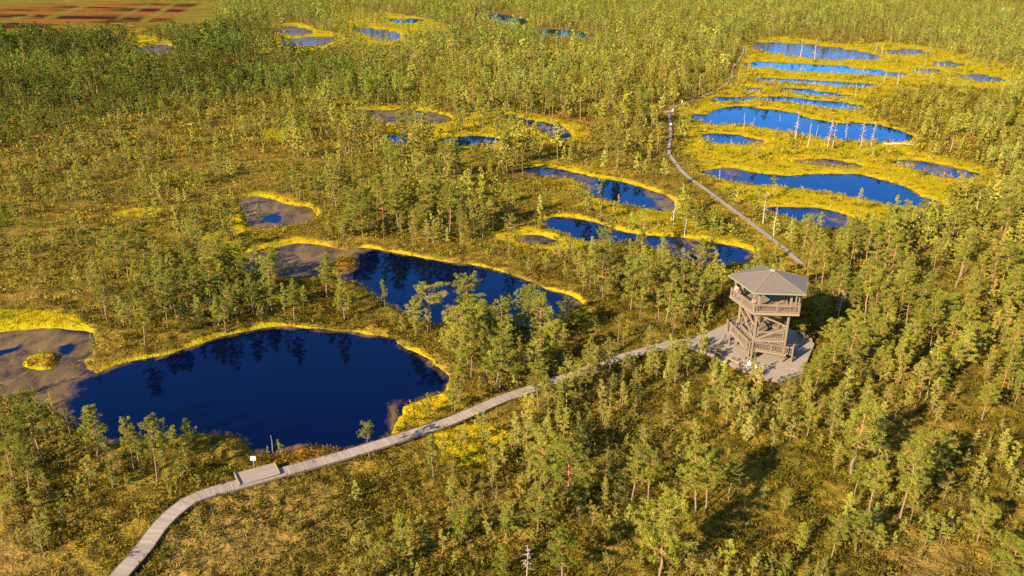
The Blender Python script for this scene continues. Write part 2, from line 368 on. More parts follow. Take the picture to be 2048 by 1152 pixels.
def mat_ground():
    t = NT('bog_ground'); P = t.pos()
    n1 = t.noise(P, .16, 4, .6, .5); n2 = t.noise(P, .9, 4, .62); n3 = t.noise(P, 3.6, 3, .65); n4 = t.noise(P, .045, 3, .55)
    c = t.mix(t.ramp(n2, .34, .62), (.033, .024, .007), (.112, .081, .010))
    c = t.mix(t.math('MULTIPLY', t.ramp(n1, .46, .66), .75), c, (.21, .130, .020))
    c = t.mix(t.math('MULTIPLY', t.ramp(n4, .5, .68), .55), c, (.125, .098, .010))
    c = t.mix(t.math('MULTIPLY', t.ramp(n3, .56, .74), .5), c, (.20, .135, .030))
    st = t.math('MULTIPLY', t.attr('straw').outputs['Fac'], t.ramp(t.math('ADD', n2, t.math('MULTIPLY', n3, .5)), .45, .85), clamp=True)
    c = t.mix(st, c, (.165, .104, .030))
    rd = t.math('MULTIPLY', t.attr('red').outputs['Fac'], t.ramp(n2, .3, .6), clamp=True)
    c = t.mix(rd, c, (.30, .115, .020))
    ms = t.attr('moss').outputs['Fac']
    mf = t.ramp(t.math('ADD', t.math('MULTIPLY', ms, 1.25), t.math('MULTIPLY', t.math('ADD', n2, n1), .55)), .92, 1.30)
    mc = t.mix(t.ramp(n1, .35, .66), (.190, .165, .005), (.29, .190, .006))
    mc = t.mix(t.math('MULTIPLY', t.ramp(n3, .5, .75), .5), mc, (.15, .155, .009))
    mc = t.mix(t.math('MULTIPLY', t.ramp(n2, .58, .74), .6), mc, (.31, .150, .012))
    c = t.mix(mf, c, mc)
    sx = t.n('ShaderNodeMapping'); t.l(P, sx.inputs[0]); sx.inputs['Scale'].default_value = (.010, .022, 1); sx.inputs['Rotation'].default_value = (0, 0, .25)
    pn = t.noise(sx.outputs[0], 1.0, 3, .55)
    pc = t.mix(t.ramp(pn, .44, .56), (.024, .012, .009), (.135, .060, .013))  # dark bands on the orange peat: cloud and tree shadow put into the colour
    c = t.mix(t.attr('peat').outputs['Fac'], c, pc)
    c = t.mix(t.attr('peatgrass').outputs['Fac'], c, t.mix(t.ramp(n4, .4, .6), (.085, .080, .011), (.13, .10, .02)))
    c = t.mix(t.attr('wet').outputs['Fac'], c, (.035, .026, .014))
    p = t.n('ShaderNodeBsdfPrincipled'); t.l(c, p.inputs['Base Color']); p.inputs['Roughness'].default_value = .95
    p.inputs['Specular IOR Level'].default_value = 0.0
    b = t.n('ShaderNodeBump'); b.inputs['Strength'].default_value = .9; b.inputs['Distance'].default_value = .22
    t.l(t.math('ADD', n3, t.math('MULTIPLY', n2, 1.2)), b.inputs['Height']); t.l(b.outputs[0], p.inputs['Normal'])
    return t.out(p.outputs[0])
def mat_water():
    t = NT('bog_water'); P = t.pos()
    mp = t.n('ShaderNodeMapping'); t.l(P, mp.inputs[0]); mp.inputs['Scale'].default_value = (1, .55, 1); mp.inputs['Rotation'].default_value = (0, 0, .35)
    n1 = t.noise(mp.outputs[0], .32, 4, .62, .6); n2 = t.noise(mp.outputs[0], 2.2, 3, .6); n3 = t.noise(mp.outputs[0], .9, 3, .6)
    sh = t.attr('shallow_refl').outputs['Fac']
    f = t.ramp(t.math('ADD', t.math('MULTIPLY', sh, 1.0), t.math('MULTIPLY', t.math('SUBTRACT', t.math('ADD', t.math('MULTIPLY', n1, .75), t.math('MULTIPLY', n3, .25)), .5), 1.9)), .42, .80)
    mud_refl = t.mix(t.ramp(n1, .38, .62), (.028, .019, .015), (.108, .070, .030))  # brown of the shallow beds; on some far ponds a painted reflection tone
    mud_refl = t.mix(t.math('MULTIPLY', t.ramp(n2, .45, .7), .55), mud_refl, (.115, .080, .018))
    deep = t.n('ShaderNodeRGB'); deep.outputs[0].default_value = (.0003, .0008, .011, 1)
    c = t.mix(f, deep.outputs[0], mud_refl)
    b = t.n('ShaderNodeBump'); b.inputs['Strength'].default_value = .06; b.inputs['Distance'].default_value = .05
    t.l(t.math('ADD', n2, n3), b.inputs['Height'])
    d = t.n('ShaderNodeBsdfDiffuse'); t.l(c, d.inputs[0])
    g = t.n('ShaderNodeBsdfGlossy'); g.inputs['Color'].default_value = (.15, .40, .80, 1); t.l(b.outputs[0], g.inputs['Normal'])
    t.l(t.math('MULTIPLY_ADD', f, .14, .03), g.inputs['Roughness'])
    fr = t.n('ShaderNodeFresnel'); fr.inputs['IOR'].default_value = 1.33; t.l(b.outputs[0], fr.inputs['Normal'])
    mx = t.n('ShaderNodeMixShader'); t.l(t.math('MULTIPLY', fr.outputs[0], t.math('MULTIPLY_ADD', f, -.72, 1.0)), mx.inputs[0]); t.l(d.outputs[0], mx.inputs[1]); t.l(g.outputs[0], mx.inputs[2])
    return t.out(mx.outputs[0])

# ------------------------------------------------------------------ ground sheet and water
th = np.concatenate([np.arange(-180, -44, 4.0), np.linspace(-44, 44, 741), np.arange(48, 180, 4.0)])
dep = np.concatenate([np.linspace(49, 2.55, 430)])
rr = np.concatenate([[1, 12, 24, 34], CAMH / np.tan(np.radians(dep)), [1200, 1400, 1800, 2600, 4000, 7000]])
TT, RR = np.meshgrid(np.radians(th), rr)
gx = (RR * np.sin(TT)).ravel(); gy = (RR * np.cos(TT)).ravel(); gp = np.stack([gx, gy], 1)
SDG, RIM = shore(gp)
ZG = zones(gp)
gz = ground_z(gx, gy, SDG)
nr, nt_ = len(rr), len(th)
ii, jj = np.meshgrid(np.arange(nr - 1), np.arange(nt_), indexing='ij')
j2 = (jj + 1) % nt_
quad = np.stack([ii * nt_ + jj, ii * nt_ + j2, (ii + 1) * nt_ + j2, (ii + 1) * nt_ + jj], -1).reshape(-1, 4)
rimn = np.clip(-.15 + 2.1 * fbm(gx / 5, gy / 5, 71, 2), .22, 1.3)
moss_v = np.maximum(ZG['moss'], np.where(SDG < 20, sst(.12, .8, RIM * rimn) * np.where(gy > 0, 1, 0), 0)) * (1 - ZG['heath'])
wet = sst(.25, -.25, SDG)
me = new_mesh('ground', np.stack([gx, gy, gz], 1), quad.ravel(), np.arange(len(quad)) * 4, np.full(len(quad), 4), [mat_ground()], smooth=True,
              vattr={'moss': moss_v, 'straw': ZG['straw'], 'red': ZG['red'], 'peat': ZG['peat'], 'peatgrass': ZG['peatgrass'], 'wet': wet})
tag(link('ground', me), kind='structure')
WZ = -0.42
sh = np.zeros(len(gp))
for w, f, p in SHAL_REFLW: sh = np.maximum(sh, w * sst(f, -f, sd_poly(gp, p, f)))
sh = np.maximum(sh, .62 * sst(-1.3, 0, SDG))
for w, f, p in DEEPW: sh *= 1 - w * sst(f, -f, sd_poly(gp, p, f))
keep = (SDG[quad] < 1.6).any(1)
wq = quad[keep]; u, inv = np.unique(wq, return_inverse=True); wq = inv.reshape(wq.shape)
me = new_mesh('water', np.stack([gx[u], gy[u], np.full(len(u), WZ)], 1), wq.ravel(), np.arange(len(wq)) * 4, np.full(len(wq), 4), [mat_water()], smooth=True, vattr={'shallow_refl': sh[u]})
tag(link('water', me), kind='structure')

# ------------------------------------------------------------------ solid-building helper: boxes, tubes and slabs collected into one mesh
class MB:
    def __init__(s): s.v = []; s.f = []; s.c = []; s.n = 0
    def add(s, vs, fs, col):
        s.v.extend([tuple(v) for v in vs]); s.f.extend([tuple(i + s.n for i in f) for f in fs]); s.n += len(vs)
        s.c.extend([col] * len(fs))
    def bar(s, a, b, w, h, col, up=(0, 0, 1)):
        a = Vector(a); b = Vector(b); d = (b - a).normalized(); u = Vector(up)
        if abs(d.dot(u)) > .98: u = Vector((0, 1, 0))
        x = d.cross(u).normalized() * (w / 2); y = x.cross(d).normalized() * (h / 2)
        v = [p + sx * x + sy * y for p in (a, b) for sx, sy in ((-1, -1), (1, -1), (1, 1), (-1, 1))]
        s.add(v, [(3, 2, 1, 0), (4, 5, 6, 7), (0, 1, 5, 4), (1, 2, 6, 5), (2, 3, 7, 6), (3, 0, 4, 7)], col)
    def prism(s, poly, z0, z1, col):
        n = len(poly)
        zs0 = z0 if hasattr(z0, '__len__') else [z0] * n; zs1 = z1 if hasattr(z1, '__len__') else [z1] * n
        v = [(p[0], p[1], z) for p, z in zip(poly, zs0)] + [(p[0], p[1], z) for p, z in zip(poly, zs1)]
        f = [tuple(range(n - 1, -1, -1)), tuple(range(n, 2 * n))] + [(i, (i + 1) % n, n + (i + 1) % n, n + i) for i in range(n)]
        s.add(v, f, col)
    def tube(s, pts, rads, sides, col, cap=True):
        pts = [Vector(p) for p in pts]; rings = []
        for i, p in enumerate(pts):
            d = (pts[min(i + 1, len(pts) - 1)] - pts[max(i - 1, 0)]).normalized()
            u = Vector((0, 0, 1)) if abs(d.z) < .9 else Vector((1, 0, 0))
            x = d.cross(u).normalized(); y = x.cross(d)
            rings.append([p + (x * math.cos(2 * math.pi * k / sides) + y * math.sin(2 * math.pi * k / sides)) * rads[i] for k in range(sides)])
        v = [q for r in rings for q in r]; f = []
        for i in range(len(pts) - 1):
            for k in range(sides):
                k2 = (k + 1) % sides
                f.append((i * sides + k, i * sides + k2, (i + 1) * sides + k2, (i + 1) * sides + k))
        if cap: f += [tuple(range(sides - 1, -1, -1)), tuple((len(pts) - 1) * sides + k for k in range(sides))]
        s.add(v, f, col)
    def mesh(s, name, mat, smooth=False):
        lo = np.array([i for f in s.f for i in f]); to = np.array([len(f) for f in s.f])
        return new_mesh(name, np.array(s.v), lo, np.concatenate([[0], np.cumsum(to)[:-1]]), to, [mat], col=np.array(s.c), smooth=smooth)
    def build(s, name, mat, parent=None, smooth=False): return link(name, s.mesh(name, mat, smooth), parent)

def wood(v=1.0, j=.10):
    k = v * (1 + random.uniform(-j, j)); return (.140 * k, .096 * k * (1 + random.uniform(-.02, .02)), .057 * k * (1 + random.uniform(-.05, .05)))
GREYW = lambda j=.14, v=1.0: tuple(c * v * (1 + random.uniform(-j, j) * .5) * k for c in (.345, .290, .245) for k in (1,))

# ------------------------------------------------------------------ boardwalks
def boardwalk(name, line, width, z, label, plank=.19, piles=True):
    root = empty(name, (line[0][0], line[0][1], 0)); off = np.array([line[0][0], line[0][1], 0])
    seg = np.linalg.norm(np.diff(line, axis=0), axis=1); cum = np.concatenate([[0], np.cumsum(seg)])
    def at(s):
        i = min(max(np.searchsorted(cum, s) - 1, 0), len(seg) - 1)
        t = (s - cum[i]) / seg[i]; p = line[i] * (1 - t) + line[i + 1] * t
        s0, s1 = max(s - .6, 0), min(s + .6, cum[-1])
        def pt(q):
            k = min(max(np.searchsorted(cum, q) - 1, 0), len(seg) - 1); tt = (q - cum[k]) / seg[k]; return line[k] * (1 - tt) + line[k + 1] * tt
        d = pt(s1) - pt(s0); d = d / np.linalg.norm(d)
        return p, d
    m = MB(); L = cum[-1]; s = 0.0; batch = 1.0
    k = 0
    while s < L - plank:
        if k % 14 == 0: batch = random.uniform(.86, 1.12)
        (p0, d0), (p1, d1) = at(s), at(s + plank - .028)
        n0 = np.array([-d0[1], d0[0]]); n1 = np.array([-d1[1], d1[0]]); w = width / 2 + random.uniform(-.02, .02)
        poly = [p0 - n0 * w, p1 - n1 * w, p1 + n1 * w, p0 + n0 * w]
        dz = random.uniform(-.004, .004); c = tuple(batch * q * vv for vv in (random.uniform(.82, 1.14),) for q in ((.205, .162, .130) if plank < .25 else (.165, .138, .120)))
        m.prism([q - off[:2] for q in poly], z - .04 + dz, z + dz, c)
        s += plank; k += 1
    m.build('planks', M_WOOD, root)
    for sg in (-1, 1):
        b = MB(); step = 1.6; s = 0.0
        while s < L - .1:
            (p0, d0), (p1, d1) = at(s), at(min(s + step, L))
            n0 = np.array([-d0[1], d0[0]]) * sg; n1 = np.array([-d1[1], d1[0]]) * sg; w = width / 2 + .045
            a = p0 + n0 * w - off[:2]; c = p1 + n1 * w - off[:2]
            b.bar((a[0], a[1], z - .10), (c[0], c[1], z - .10), .07, .22, wood(.72))
            s += step
        b.build('edge_beam', M_WOOD, root)
    if piles:
        s = .5; pm = MB(); pm.bar((0, 0, -.6 - z), (0, 0, -.06), .14, .14, wood(.6), up=(0, 1, 0)); pm = pm.mesh('pile', M_WOOD)
        while s < L:
            p, d = at(s); n = np.array([-d[1], d[0]])
            for sg in (-1, 1):
                q = p + n * sg * (width / 2 - .2) - off[:2]
                link('pile', pm, root).location = (q[0], q[1], z)
            s += 3.2
    tag(root, label, 'boardwalk'); return root
boardwalk('boardwalk', W1, 1.46, .42, 'wide plank boardwalk running past the near pond up to the watchtower deck')
boardwalk('boardwalk', W2, .8, .30, 'narrow boardwalk leading from behind the watchtower to the small resting platform', .3, False)
boardwalk('boardwalk', W3, .8, .30, 'far curving boardwalk running from the resting platform into the woods', .4, False)

def plank_deck(name, poly, z, ang, pw, label, thick=.06, cat='deck', tone=1.0, rim=True):
    poly = np.asarray(poly, float); c0 = poly.mean(0); root = empty(name, (c0[0], c0[1], 0))
    ca, sa = math.cos(ang), math.sin(ang); R = np.array([[ca, sa], [-sa, ca]])
    q = (poly - c0) @ R.T                                         # planks run along local x
    m = MB(); y = q[:, 1].min() + .01; k = 0
    def cut(yv):
        xs = []
        for a, b in zip(q, np.roll(q, -1, 0)):
            if (a[1] > yv) != (b[1] > yv): xs.append(a[0] + (yv - a[1]) / (b[1] - a[1]) * (b[0] - a[0]))
        return (min(xs), max(xs)) if len(xs) >= 2 else None
    while y < q[:, 1].max() - .02:
        y1 = min(y + pw - .014, q[:, 1].max() - .012); a, b = cut(y), cut(y1)
        if a and b:
            xs = [0.0]; 
            ncut = max(1, int((a[1] - a[0]) / 3.4)); f = sorted([0, 1] + [(i + (.5 if k % 2 else .0)) / ncut for i in range(ncut) if 0 < (i + (.5 if k % 2 else 0)) / ncut < 1])
            for f0, f1 in zip(f[:-1], f[1:]):
                g = .004 / max(.5, a[1] - a[0])
                pl = [(a[0] + (a[1] - a[0]) * (f0 + g), y), (a[0] + (a[1] - a[0]) * (f1 - g), y), (b[0] + (b[1] - b[0]) * (f1 - g), y1), (b[0] + (b[1] - b[0]) * (f0 + g), y1)]
                pl = [np.array(v) @ R for v in pl]
                t = tone * random.uniform(.84, 1.14); dz = random.uniform(-.004, .004)
                m.prism(pl, z - thick + dz, z + dz, (.185 * t, .143 * t, .112 * t))
        y += pw; k += 1
    m.build('planks', M_WOOD, root)
    if rim:
        b = MB()
        for a, c in zip(poly - c0, np.roll(poly - c0, -1, 0)):
            b.bar((a[0], a[1], z - .17), (c[0], c[1], z - .17), .09, .26, wood(.7))
        b.build('edge_beam', M_WOOD, root)
        pm = MB(); pm.bar((0, 0, -.6 - z), (0, 0, -.08), .16, .16, wood(.6), up=(0, 1, 0)); pm = pm.mesh('pile', M_WOOD)
        for a, c in zip(poly - c0, np.roll(poly - c0, -1, 0)):
            L = np.hypot(*(c - a)); n = max(1, int(L / 2.2))
            for i in range(n):
                p = (a + (c - a) * i / n) * .97
                link('pile', pm, root).location = (p[0], p[1], z)
    tag(root, label, cat); return root
DZ = .42
plank_deck('viewing_deck', DECK, DZ + .03, math.radians(-28), .16, 'big many-sided plank deck on which the watchtower stands')
sd_px = [(468.7,946.6),(548.4,925.2),(559.8,948.0),(480.2,970.6)]
sdw = np.array([G(x, y, .5)[:2] for x, y in sd_px])
sa = math.atan2(*(sdw[1] - sdw[0])[::-1])
sdo = plank_deck('side_deck', sdw[::-1], .52, sa, .15, 'small oblong deck beside the boardwalk at the dark pond', tone=1.03)
c0 = sdw.mean(0)
for a, b in ((sdw[0], sdw[3]), (sdw[1], sdw[2])):
    k = MB(); k.bar((a[0] - c0[0], a[1] - c0[1], .58), (b[0] - c0[0], b[1] - c0[1], .58), .09, .17, wood(1.0)); k.build('end_board', M_WOOD, sdo)
bump = np.array([G(x, y, DZ)[:2] for x, y in [(1313,690.5),(1336.5,680),(1348,687.5),(1329,699)]])
plank_deck('passing_platform', bump[::-1], DZ + .035, math.radians(20), .15, 'passing platform bulging from the boardwalk short of the watchtower deck', tone=.95)
rest = np.array([G(x, y, .3)[:2] for x, y in [(1327,222),(1348,220.5),(1350,225),(1329,227)]])
plank_deck('resting_platform', rest[::-1], .36, 0.1, .3, 'small pale resting platform where the far boardwalks meet', tone=1.05)

# info sign by the side deck
sg = G(509, 936)
root = empty('information_sign', (sg[0], sg[1], 0), math.radians(-12))
b = MB(); b.bar((0, 0, -.3), (0, 0, 1.12), .10, .10, wood(.9), up=(0, 1, 0)); b.build('post', M_WOOD, root)
b = MB(); b.bar((-.26, -.06, 1.16), (.26, -.06, 1.16), .05, .36, (.62, .62, .60), up=(0, .55, .83)); b.build('panel', M_CLOTH, root)
b = MB(); b.bar((-.285, -.02, 1.14), (.285, -.02, 1.14), .03, .41, wood(.8), up=(0, .55, .83)); b.build('backing_board', M_WOOD, root)
tag(root, 'white information board on a post behind the small oblong deck', 'sign')

# ------------------------------------------------------------------ watchtower: five legs, wrapped by stairs, pentagonal lookout deck and roof
TC = np.array([33.08, 98.22]); PHI = 159.6
def pent(R, z, k):
    i = int(math.floor(k)); t = k - i
    def c(j): a = math.radians(PHI + 72 * j); return np.array([R * math.cos(a), R * math.sin(a), z])
    return c(i) * (1 - t) + c(i + 1) * t
tower = empty('watchtower', (TC[0], TC[1], 0))
tag(tower, 'five-sided wooden watchtower with grey roof and wraparound stairs', 'tower')
FL0 = DZ + .03
ZUP, ZEAVE, ZAPEX, ZMID = 7.25, 10.0, 11.45, 3.0
for k in range(5):
    b = MB(); p0 = pent(3.4, FL0, k); p1 = pent(3.4, ZEAVE - .05, k)
    b.bar(p0, p1, .23, .23, wood(1.0), up=(0, 1, 0)); b.build('leg', M_WOOD, tower)
def railing(name, pts, h=1.08, post=.11, spacing=1.9, parent=tower, postdrop=.3, ends=True):
    """posts, two rails and close balusters along a 3-D polyline of floor points; one section object with sub-parts"""
    r = MB(); bal = MB()
    for a, c in zip(pts[:-1], pts[1:]):
        a = np.array(a); c = np.array(c); L = np.linalg.norm(c - a)
        up = np.array([0, 0, 1.0])
        r.bar(a + up * h, c + up * h, .12, .055, wood(1.05))
        r.bar(a + up * (h - .16), c + up * (h - .16), .05, .09, wood(1.0))
        r.bar(a + up * .12, c + up * .12, .05, .09, wood(1.0))
        n = max(2, int(L / .19))
        for i in range(n):
            p = a + (c - a) * (i + .5) / n
            bal.bar(p + up * .10, p + up * (h - .12), .045, .035, wood(1.02, .14), up=(0, 1, 0))
        n = max(1, round(L / spacing))
        for i in range(n + 1):
            p = a + (c - a) * i / n
            r.bar(p - up * postdrop, p + up * (h + .06), post, post, wood(.98), up=(0, 1, 0))
    o = r.build(name, M_WOOD, parent); bal.build('balusters', M_WOOD, o)
    return o
# upper lookout deck
R_UP = 4.85
b = MB()
q = np.array([pent(R_UP, 0, k)[:2] for k in range(5)])
ymin, ymax = q[:, 1].min(), q[:, 1].max(); y = ymin + .01
while y < ymax - .02:
    y1 = min(y + .16, ymax - .012)
    def cut(yv):
        xs = [a[0] + (yv - a[1]) / (c[1] - a[1]) * (c[0] - a[0]) for a, c in zip(q, np.roll(q, -1, 0)) if (a[1] > yv) != (c[1] > yv)]
        return min(xs), max(xs)
    a, c = cut(y), cut(y1 - .012); hole = None
    b.prism([(a[0], y), (a[1], y), (c[1], y1 - .012), (c[0], y1 - .012)], ZUP - .05, ZUP, wood(.9, .14)); y += .16
b.build('lookout_floor', M_WOOD, tower)
b = MB()
for k in range(5):
    b.bar(pent(R_UP + .03, ZUP - .19, k), pent(R_UP + .03, ZUP - .19, k + 1), .07, .30, wood(1.05))
    b.bar(pent(3.42, ZUP - .36, k), pent(3.42, ZUP - .36, k + 1), .16, .24, wood(.95))
    b.bar(pent(.3, ZUP - .2, k), pent(R_UP - .05, ZUP - .2, k), .12, .22, wood(.9))
    b.bar(pent(.3, ZUP - .2, k + .5), pent(R_UP - .1, ZUP - .2, k + .5), .12, .22, wood(.9))
b.build('floor_joists', M_WOOD, tower)
for k in range(5):
    railing('lookout_railing', [pent(R_UP - .03, ZUP, k + .012), pent(R_UP - .03, ZUP, k + .988)], spacing=2.85, postdrop=.32)
for k in range(5):                                           # slim posts from the railing up to the eaves
    for t in (.07, .93):
        b = MB(); b.bar(pent(4.55, ZUP + .002, k + t), pent(4.55, ZEAVE + .08, k + t), .13, .13, wood(1.0), up=(0, 1, 0))
        b.build('roof_post', M_WOOD, tower)
# roof
R_RF = 5.38
def mat_roof():
    t = NT('roof_shingles'); uv = t.attr('slope').outputs['Fac']; al = t.attr('along').outputs['Fac']
    P = t.n('ShaderNodeTexCoord').outputs['Object']
    w = t.math('SINE', t.math('MULTIPLY', uv, 2 * math.pi / .34)); w2 = t.math('SINE', t.math('MULTIPLY', al, 2 * math.pi / .30))
    f = t.math('MULTIPLY_ADD', t.math('MAXIMUM', w2, t.math('MULTIPLY', w, .6)), .5, .5)
    n = t.noise(P, 1.6, 4, .6)
    c = t.mix(f, (.064, .047, .034), (.100, .075, .055)); c = t.mix(t.math('MULTIPLY', t.ramp(n, .4, .7), .35), c, (.11, .088, .070))
    p = t.n('ShaderNodeBsdfPrincipled'); t.l(c, p.inputs['Base Color']); p.inputs['Roughness'].default_value = .75
    b = t.n('ShaderNodeBump'); b.inputs['Strength'].default_value = .6; b.inputs['Distance'].default_value = .04; t.l(f, b.inputs['Height']); t.l(b.outputs[0], p.inputs['Normal'])
    return t.out(p.outputs[0])
vs, fs, sl, al = [], [], [], []
for k in range(5):
    A, B = pent(R_RF, ZEAVE, k), pent(R_RF, ZEAVE, k + 1); T = np.array([0, 0, ZAPEX]); L = np.linalg.norm(B - A); H = np.linalg.norm((A + B) / 2 - T)
    n = len(vs); N = 10
    for i in range(N + 1):
        f = i / N * .985
        a = A * (1 - f) + T * f; c = B * (1 - f) + T * f
        vs += [a, c]; sl += [f * H, f * H]; al += [-L / 2 * (1 - f), L / 2 * (1 - f)]
    for i in range(N): fs.append((n + 2 * i, n + 2 * i + 1, n + 2 * i + 3, n + 2 * i + 2))
roof_me = new_mesh('roof', np.array(vs), np.array(fs).ravel(), np.arange(len(fs)) * 4, np.full(len(fs), 4), [mat_roof()], vattr={'slope': sl, 'along': al})
roof = link('roof', roof_me, tower)
b = MB()
for k in range(5): b.bar(pent(R_RF + .02, ZEAVE - .07, k), pent(R_RF + .02, ZEAVE - .07, k + 1), .05, .16, (.11, .14, .09))
b.build('eave_board', M_WOOD, roof)
b = MB()
for k in range(5): b.bar(pent(R_RF - .03, ZEAVE + .03, k), (0, 0, ZAPEX + .02), .16, .035, (.115, .092, .073))
b.build('hip_cap', M_WOOD, roof)
b = MB(); b.prism([pent(.34, 0, k)[:2] for k in range(5)], ZAPEX - .06, ZAPEX + .06, (.24, .22, .20)); b.build('apex_cap', M_WOOD, roof)
b = MB()
for k in range(5):
    b.bar(pent(R_RF - .1, ZEAVE - .06, k), (0, 0, ZAPEX - .14), .10, .14, wood(.85))
    b.bar(pent(R_RF - .15, ZEAVE - .05, k + .5), (0, 0, ZAPEX - .16), .08, .12, wood(.85))
    b.bar(pent(3.4, ZEAVE - .17, k), pent(3.4, ZEAVE - .17, k + 1), .18, .22, wood(.95))
b.build('rafters', M_WOOD, roof)
for k in range(5):
    b = MB()
    for s_ in (1, -1):
        b.bar(pent(3.4, ZEAVE - 1.1, k), pent(3.4, ZEAVE - .2, k + .22 * s_), .10, .12, wood(1.0))
    b.build('roof_brace', M_WOOD, tower)
# bracing between legs
for k in range(5):
    b = MB(); r = 3.46
    b.bar(pent(r, ZUP - .7, k), pent(r, 4.9, k + 1), .10, .18, wood(1.06))
    b.bar(pent(r, 4.72, k + 1), pent(r, ZMID - .05, k), .10, .18, wood(1.06)) if k != 0 else b.bar(pent(r, 5.9, k), pent(r, ZMID - .05, k + 1), .10, .18, wood(1.06))
    b.build('cross_brace', M_WOOD, tower)
# middle floor inside the legs
b = MB()
b.prism([pent(3.25, 0, k)[:2] for k in range(5)], ZMID - .06, ZMID, wood(.9))
for k in range(5): b.bar(pent(3.42, ZMID - .17, k), pent(3.42, ZMID - .17, k + 1), .16, .22, wood(1.0))
b.build('middle_floor', M_WOOD, tower)
for k in (1, 2, 3): railing('middle_railing', [pent(3.22, ZMID, k + .05), pent(3.22, ZMID, k + .95)], spacing=3.5, h=1.05, post=.08)
def flight(name, a, c, width, closed=True, rail_side=(), parent=tower):
    """straight stair between floor points a (low) and c (high)"""
    a = np.array(a, float); c = np.array(c, float); d = c - a; hd = np.array([d[0], d[1], 0]); L = np.linalg.norm(hd); hd /= L
    n = np.array([-hd[1], hd[0], 0]); rise = d[2]; N = max(2, int(round(max(abs(rise) / .19, L / .55)))) if abs(rise) < .9 * L * .45 else int(round(abs(rise) / .18))
    b = MB()
    for i in range(N):
        p = a + hd * L * (i + .5) / N; z = a[2] + rise * (i + 1) / N if abs(rise) > .05 else a[2]
        p = np.array([p[0], p[1], z - .025]); w = L / N * .94
        b.bar(p - n * width / 2, p + n * width / 2, w, .05, wood(.88, .14))
    for s_ in (-1, 1):
        o = n * s_ * (width / 2 + .03); b.bar(a + o - [0, 0, .12], c + o - [0, 0, .12], .06, .30, wood(1.04))
    o = b.build(name, M_WOOD, parent)
    for s_ in rail_side:
        off = n * s_ * (width / 2 - .03); railing('stair_railing', [a + off, c + off], parent=parent, postdrop=.25)
    return o
# outer gallery: stair from the ground at the right, front walkway, left flight, back flight to the middle floor
RW = 4.12; WID = 1.16
zC, zB, zA, zE = 1.5, 2.15, 2.62, ZMID
def corner(k, z):
    b = MB(); Ri, Ro = RW - WID / 2 / .809, RW + WID / 2 / .809 
    pts = [pent(Ri, 0, k - .09), pent(Ri, 0, k), pent(Ri, 0, k + .09), pent(Ro, 0, k + .09), pent(Ro, 0, k), pent(Ro, 0, k - .09)]
    b.prism([p[:2] for p in pts][::-1] if False else [p[:2] for p in pts], z - .08, z + .002, wood(.9)); b.build('landing', M_WOOD, tower)
RO = RW + WID / 2 / .809
for k, z in ((2, zC), (1, zB), (0, zA), (-1, zE)): corner(k, z)
flight('stair_flight', pent(RW, FL0, 2.62), pent(RW, zC, 2.09), WID)
flight('gallery_floor', pent(RW, zC, 1.91), pent(RW, zB, 1.09), WID)
flight('stair_flight', pent(RW, zB, .91), pent(RW, zA, .09), WID)
flight('stair_flight', pent(RW, zA, -.09), pent(RW, zE, -.91), WID)
railing('gallery_railing', [pent(RO - .05, FL0, 2.60), pent(RO - .05, zC, 2.09), pent(RO - .05, zC, 2.0)], spacing=1.6)
railing('gallery_railing', [pent(RO - .05, zC, 2.0), pent(RO - .05, zC, 1.91), pent(RO - .05, zB, 1.09), pent(RO - .05, zB, 1.0)], spacing=2.4)
railing('gallery_railing', [pent(RO - .05, zB, 1.0), pent(RO - .05, zB, .91), pent(RO - .05, zA, .09), pent(RO - .05, zA, 0.0)], spacing=2.4)
railing('gallery_railing', [pent(RO - .05, zA, 0.0), pent(RO - .05, zA, -.09), pent(RO - .05, zE, -.91), pent(RO - .05, zE, -1.0)], spacing=2.4)
RI = RW - WID / 2 / .809
railing('inner_railing', [pent(RI + .04, zB, .93), pent(RI + .04, zA, .07)], spacing=2.0)
railing('inner_railing', [pent(RI + .04, zC, 1.93), pent(RI + .04, zB, 1.07)], spacing=2.0)
for k, zz in ((2.60, 1.9), (2.09, zC + 1.35), (1.98, zC + 1.4), (1.78, zC + 1.3), (1.09, zB + 1.2), (1.02, zB + 1.15), (.90, zB + 1.3), (.20, zA + 1.2), (.02, zA + 1.25), (-.2, zA + 1.2), (-.9, zE + 1.2), (-1.0, zE + 1.2)):
    b = MB(); b.bar(pent(RO + .04, FL0, k), pent(RO + .04, zz, k), .15, .15, wood(1.0), up=(0, 1, 0)); b.build('gallery_post', M_WOOD, tower)
for k, zz in ((1.9, zC), (1.12, zB), (.88, zB), (.1, zA)):
    b = MB(); b.bar(pent(RI + .1, FL0, k), pent(RI + .1, zz - .12, k), .14, .14, wood(.95), up=(0, 1, 0)); b.build('gallery_post', M_WOOD, tower)
# inner stairs up to the lookout
l0 = np.array([1.9, 1.1, ZMID]); l1 = np.array([-1.25, .75, 5.1]); 
flight('stair_flight', l0, l1, 1.0, rail_side=(-1, 1))
b = MB(); b.prism([(-2.3, -1.6), (-1.2, -1.6), (-1.2, 1.3), (-2.3, 1.3)], 5.04, 5.12, wood(1.0))
for p in ((-2.2, -1.5), (-1.3, -1.5), (-2.2, 1.2), (-1.3, 1.2)): b.bar((p[0], p[1], ZMID), (p[0], p[1], 5.03), .12, .12, wood(1.0), up=(0, 1, 0))
b.build('upper_landing', M_WOOD, tower)
flight('stair_flight', (-1.2, -1.05, 5.12), (1.9, -.75, ZUP - .06), 1.0, rail_side=(-1, 1))

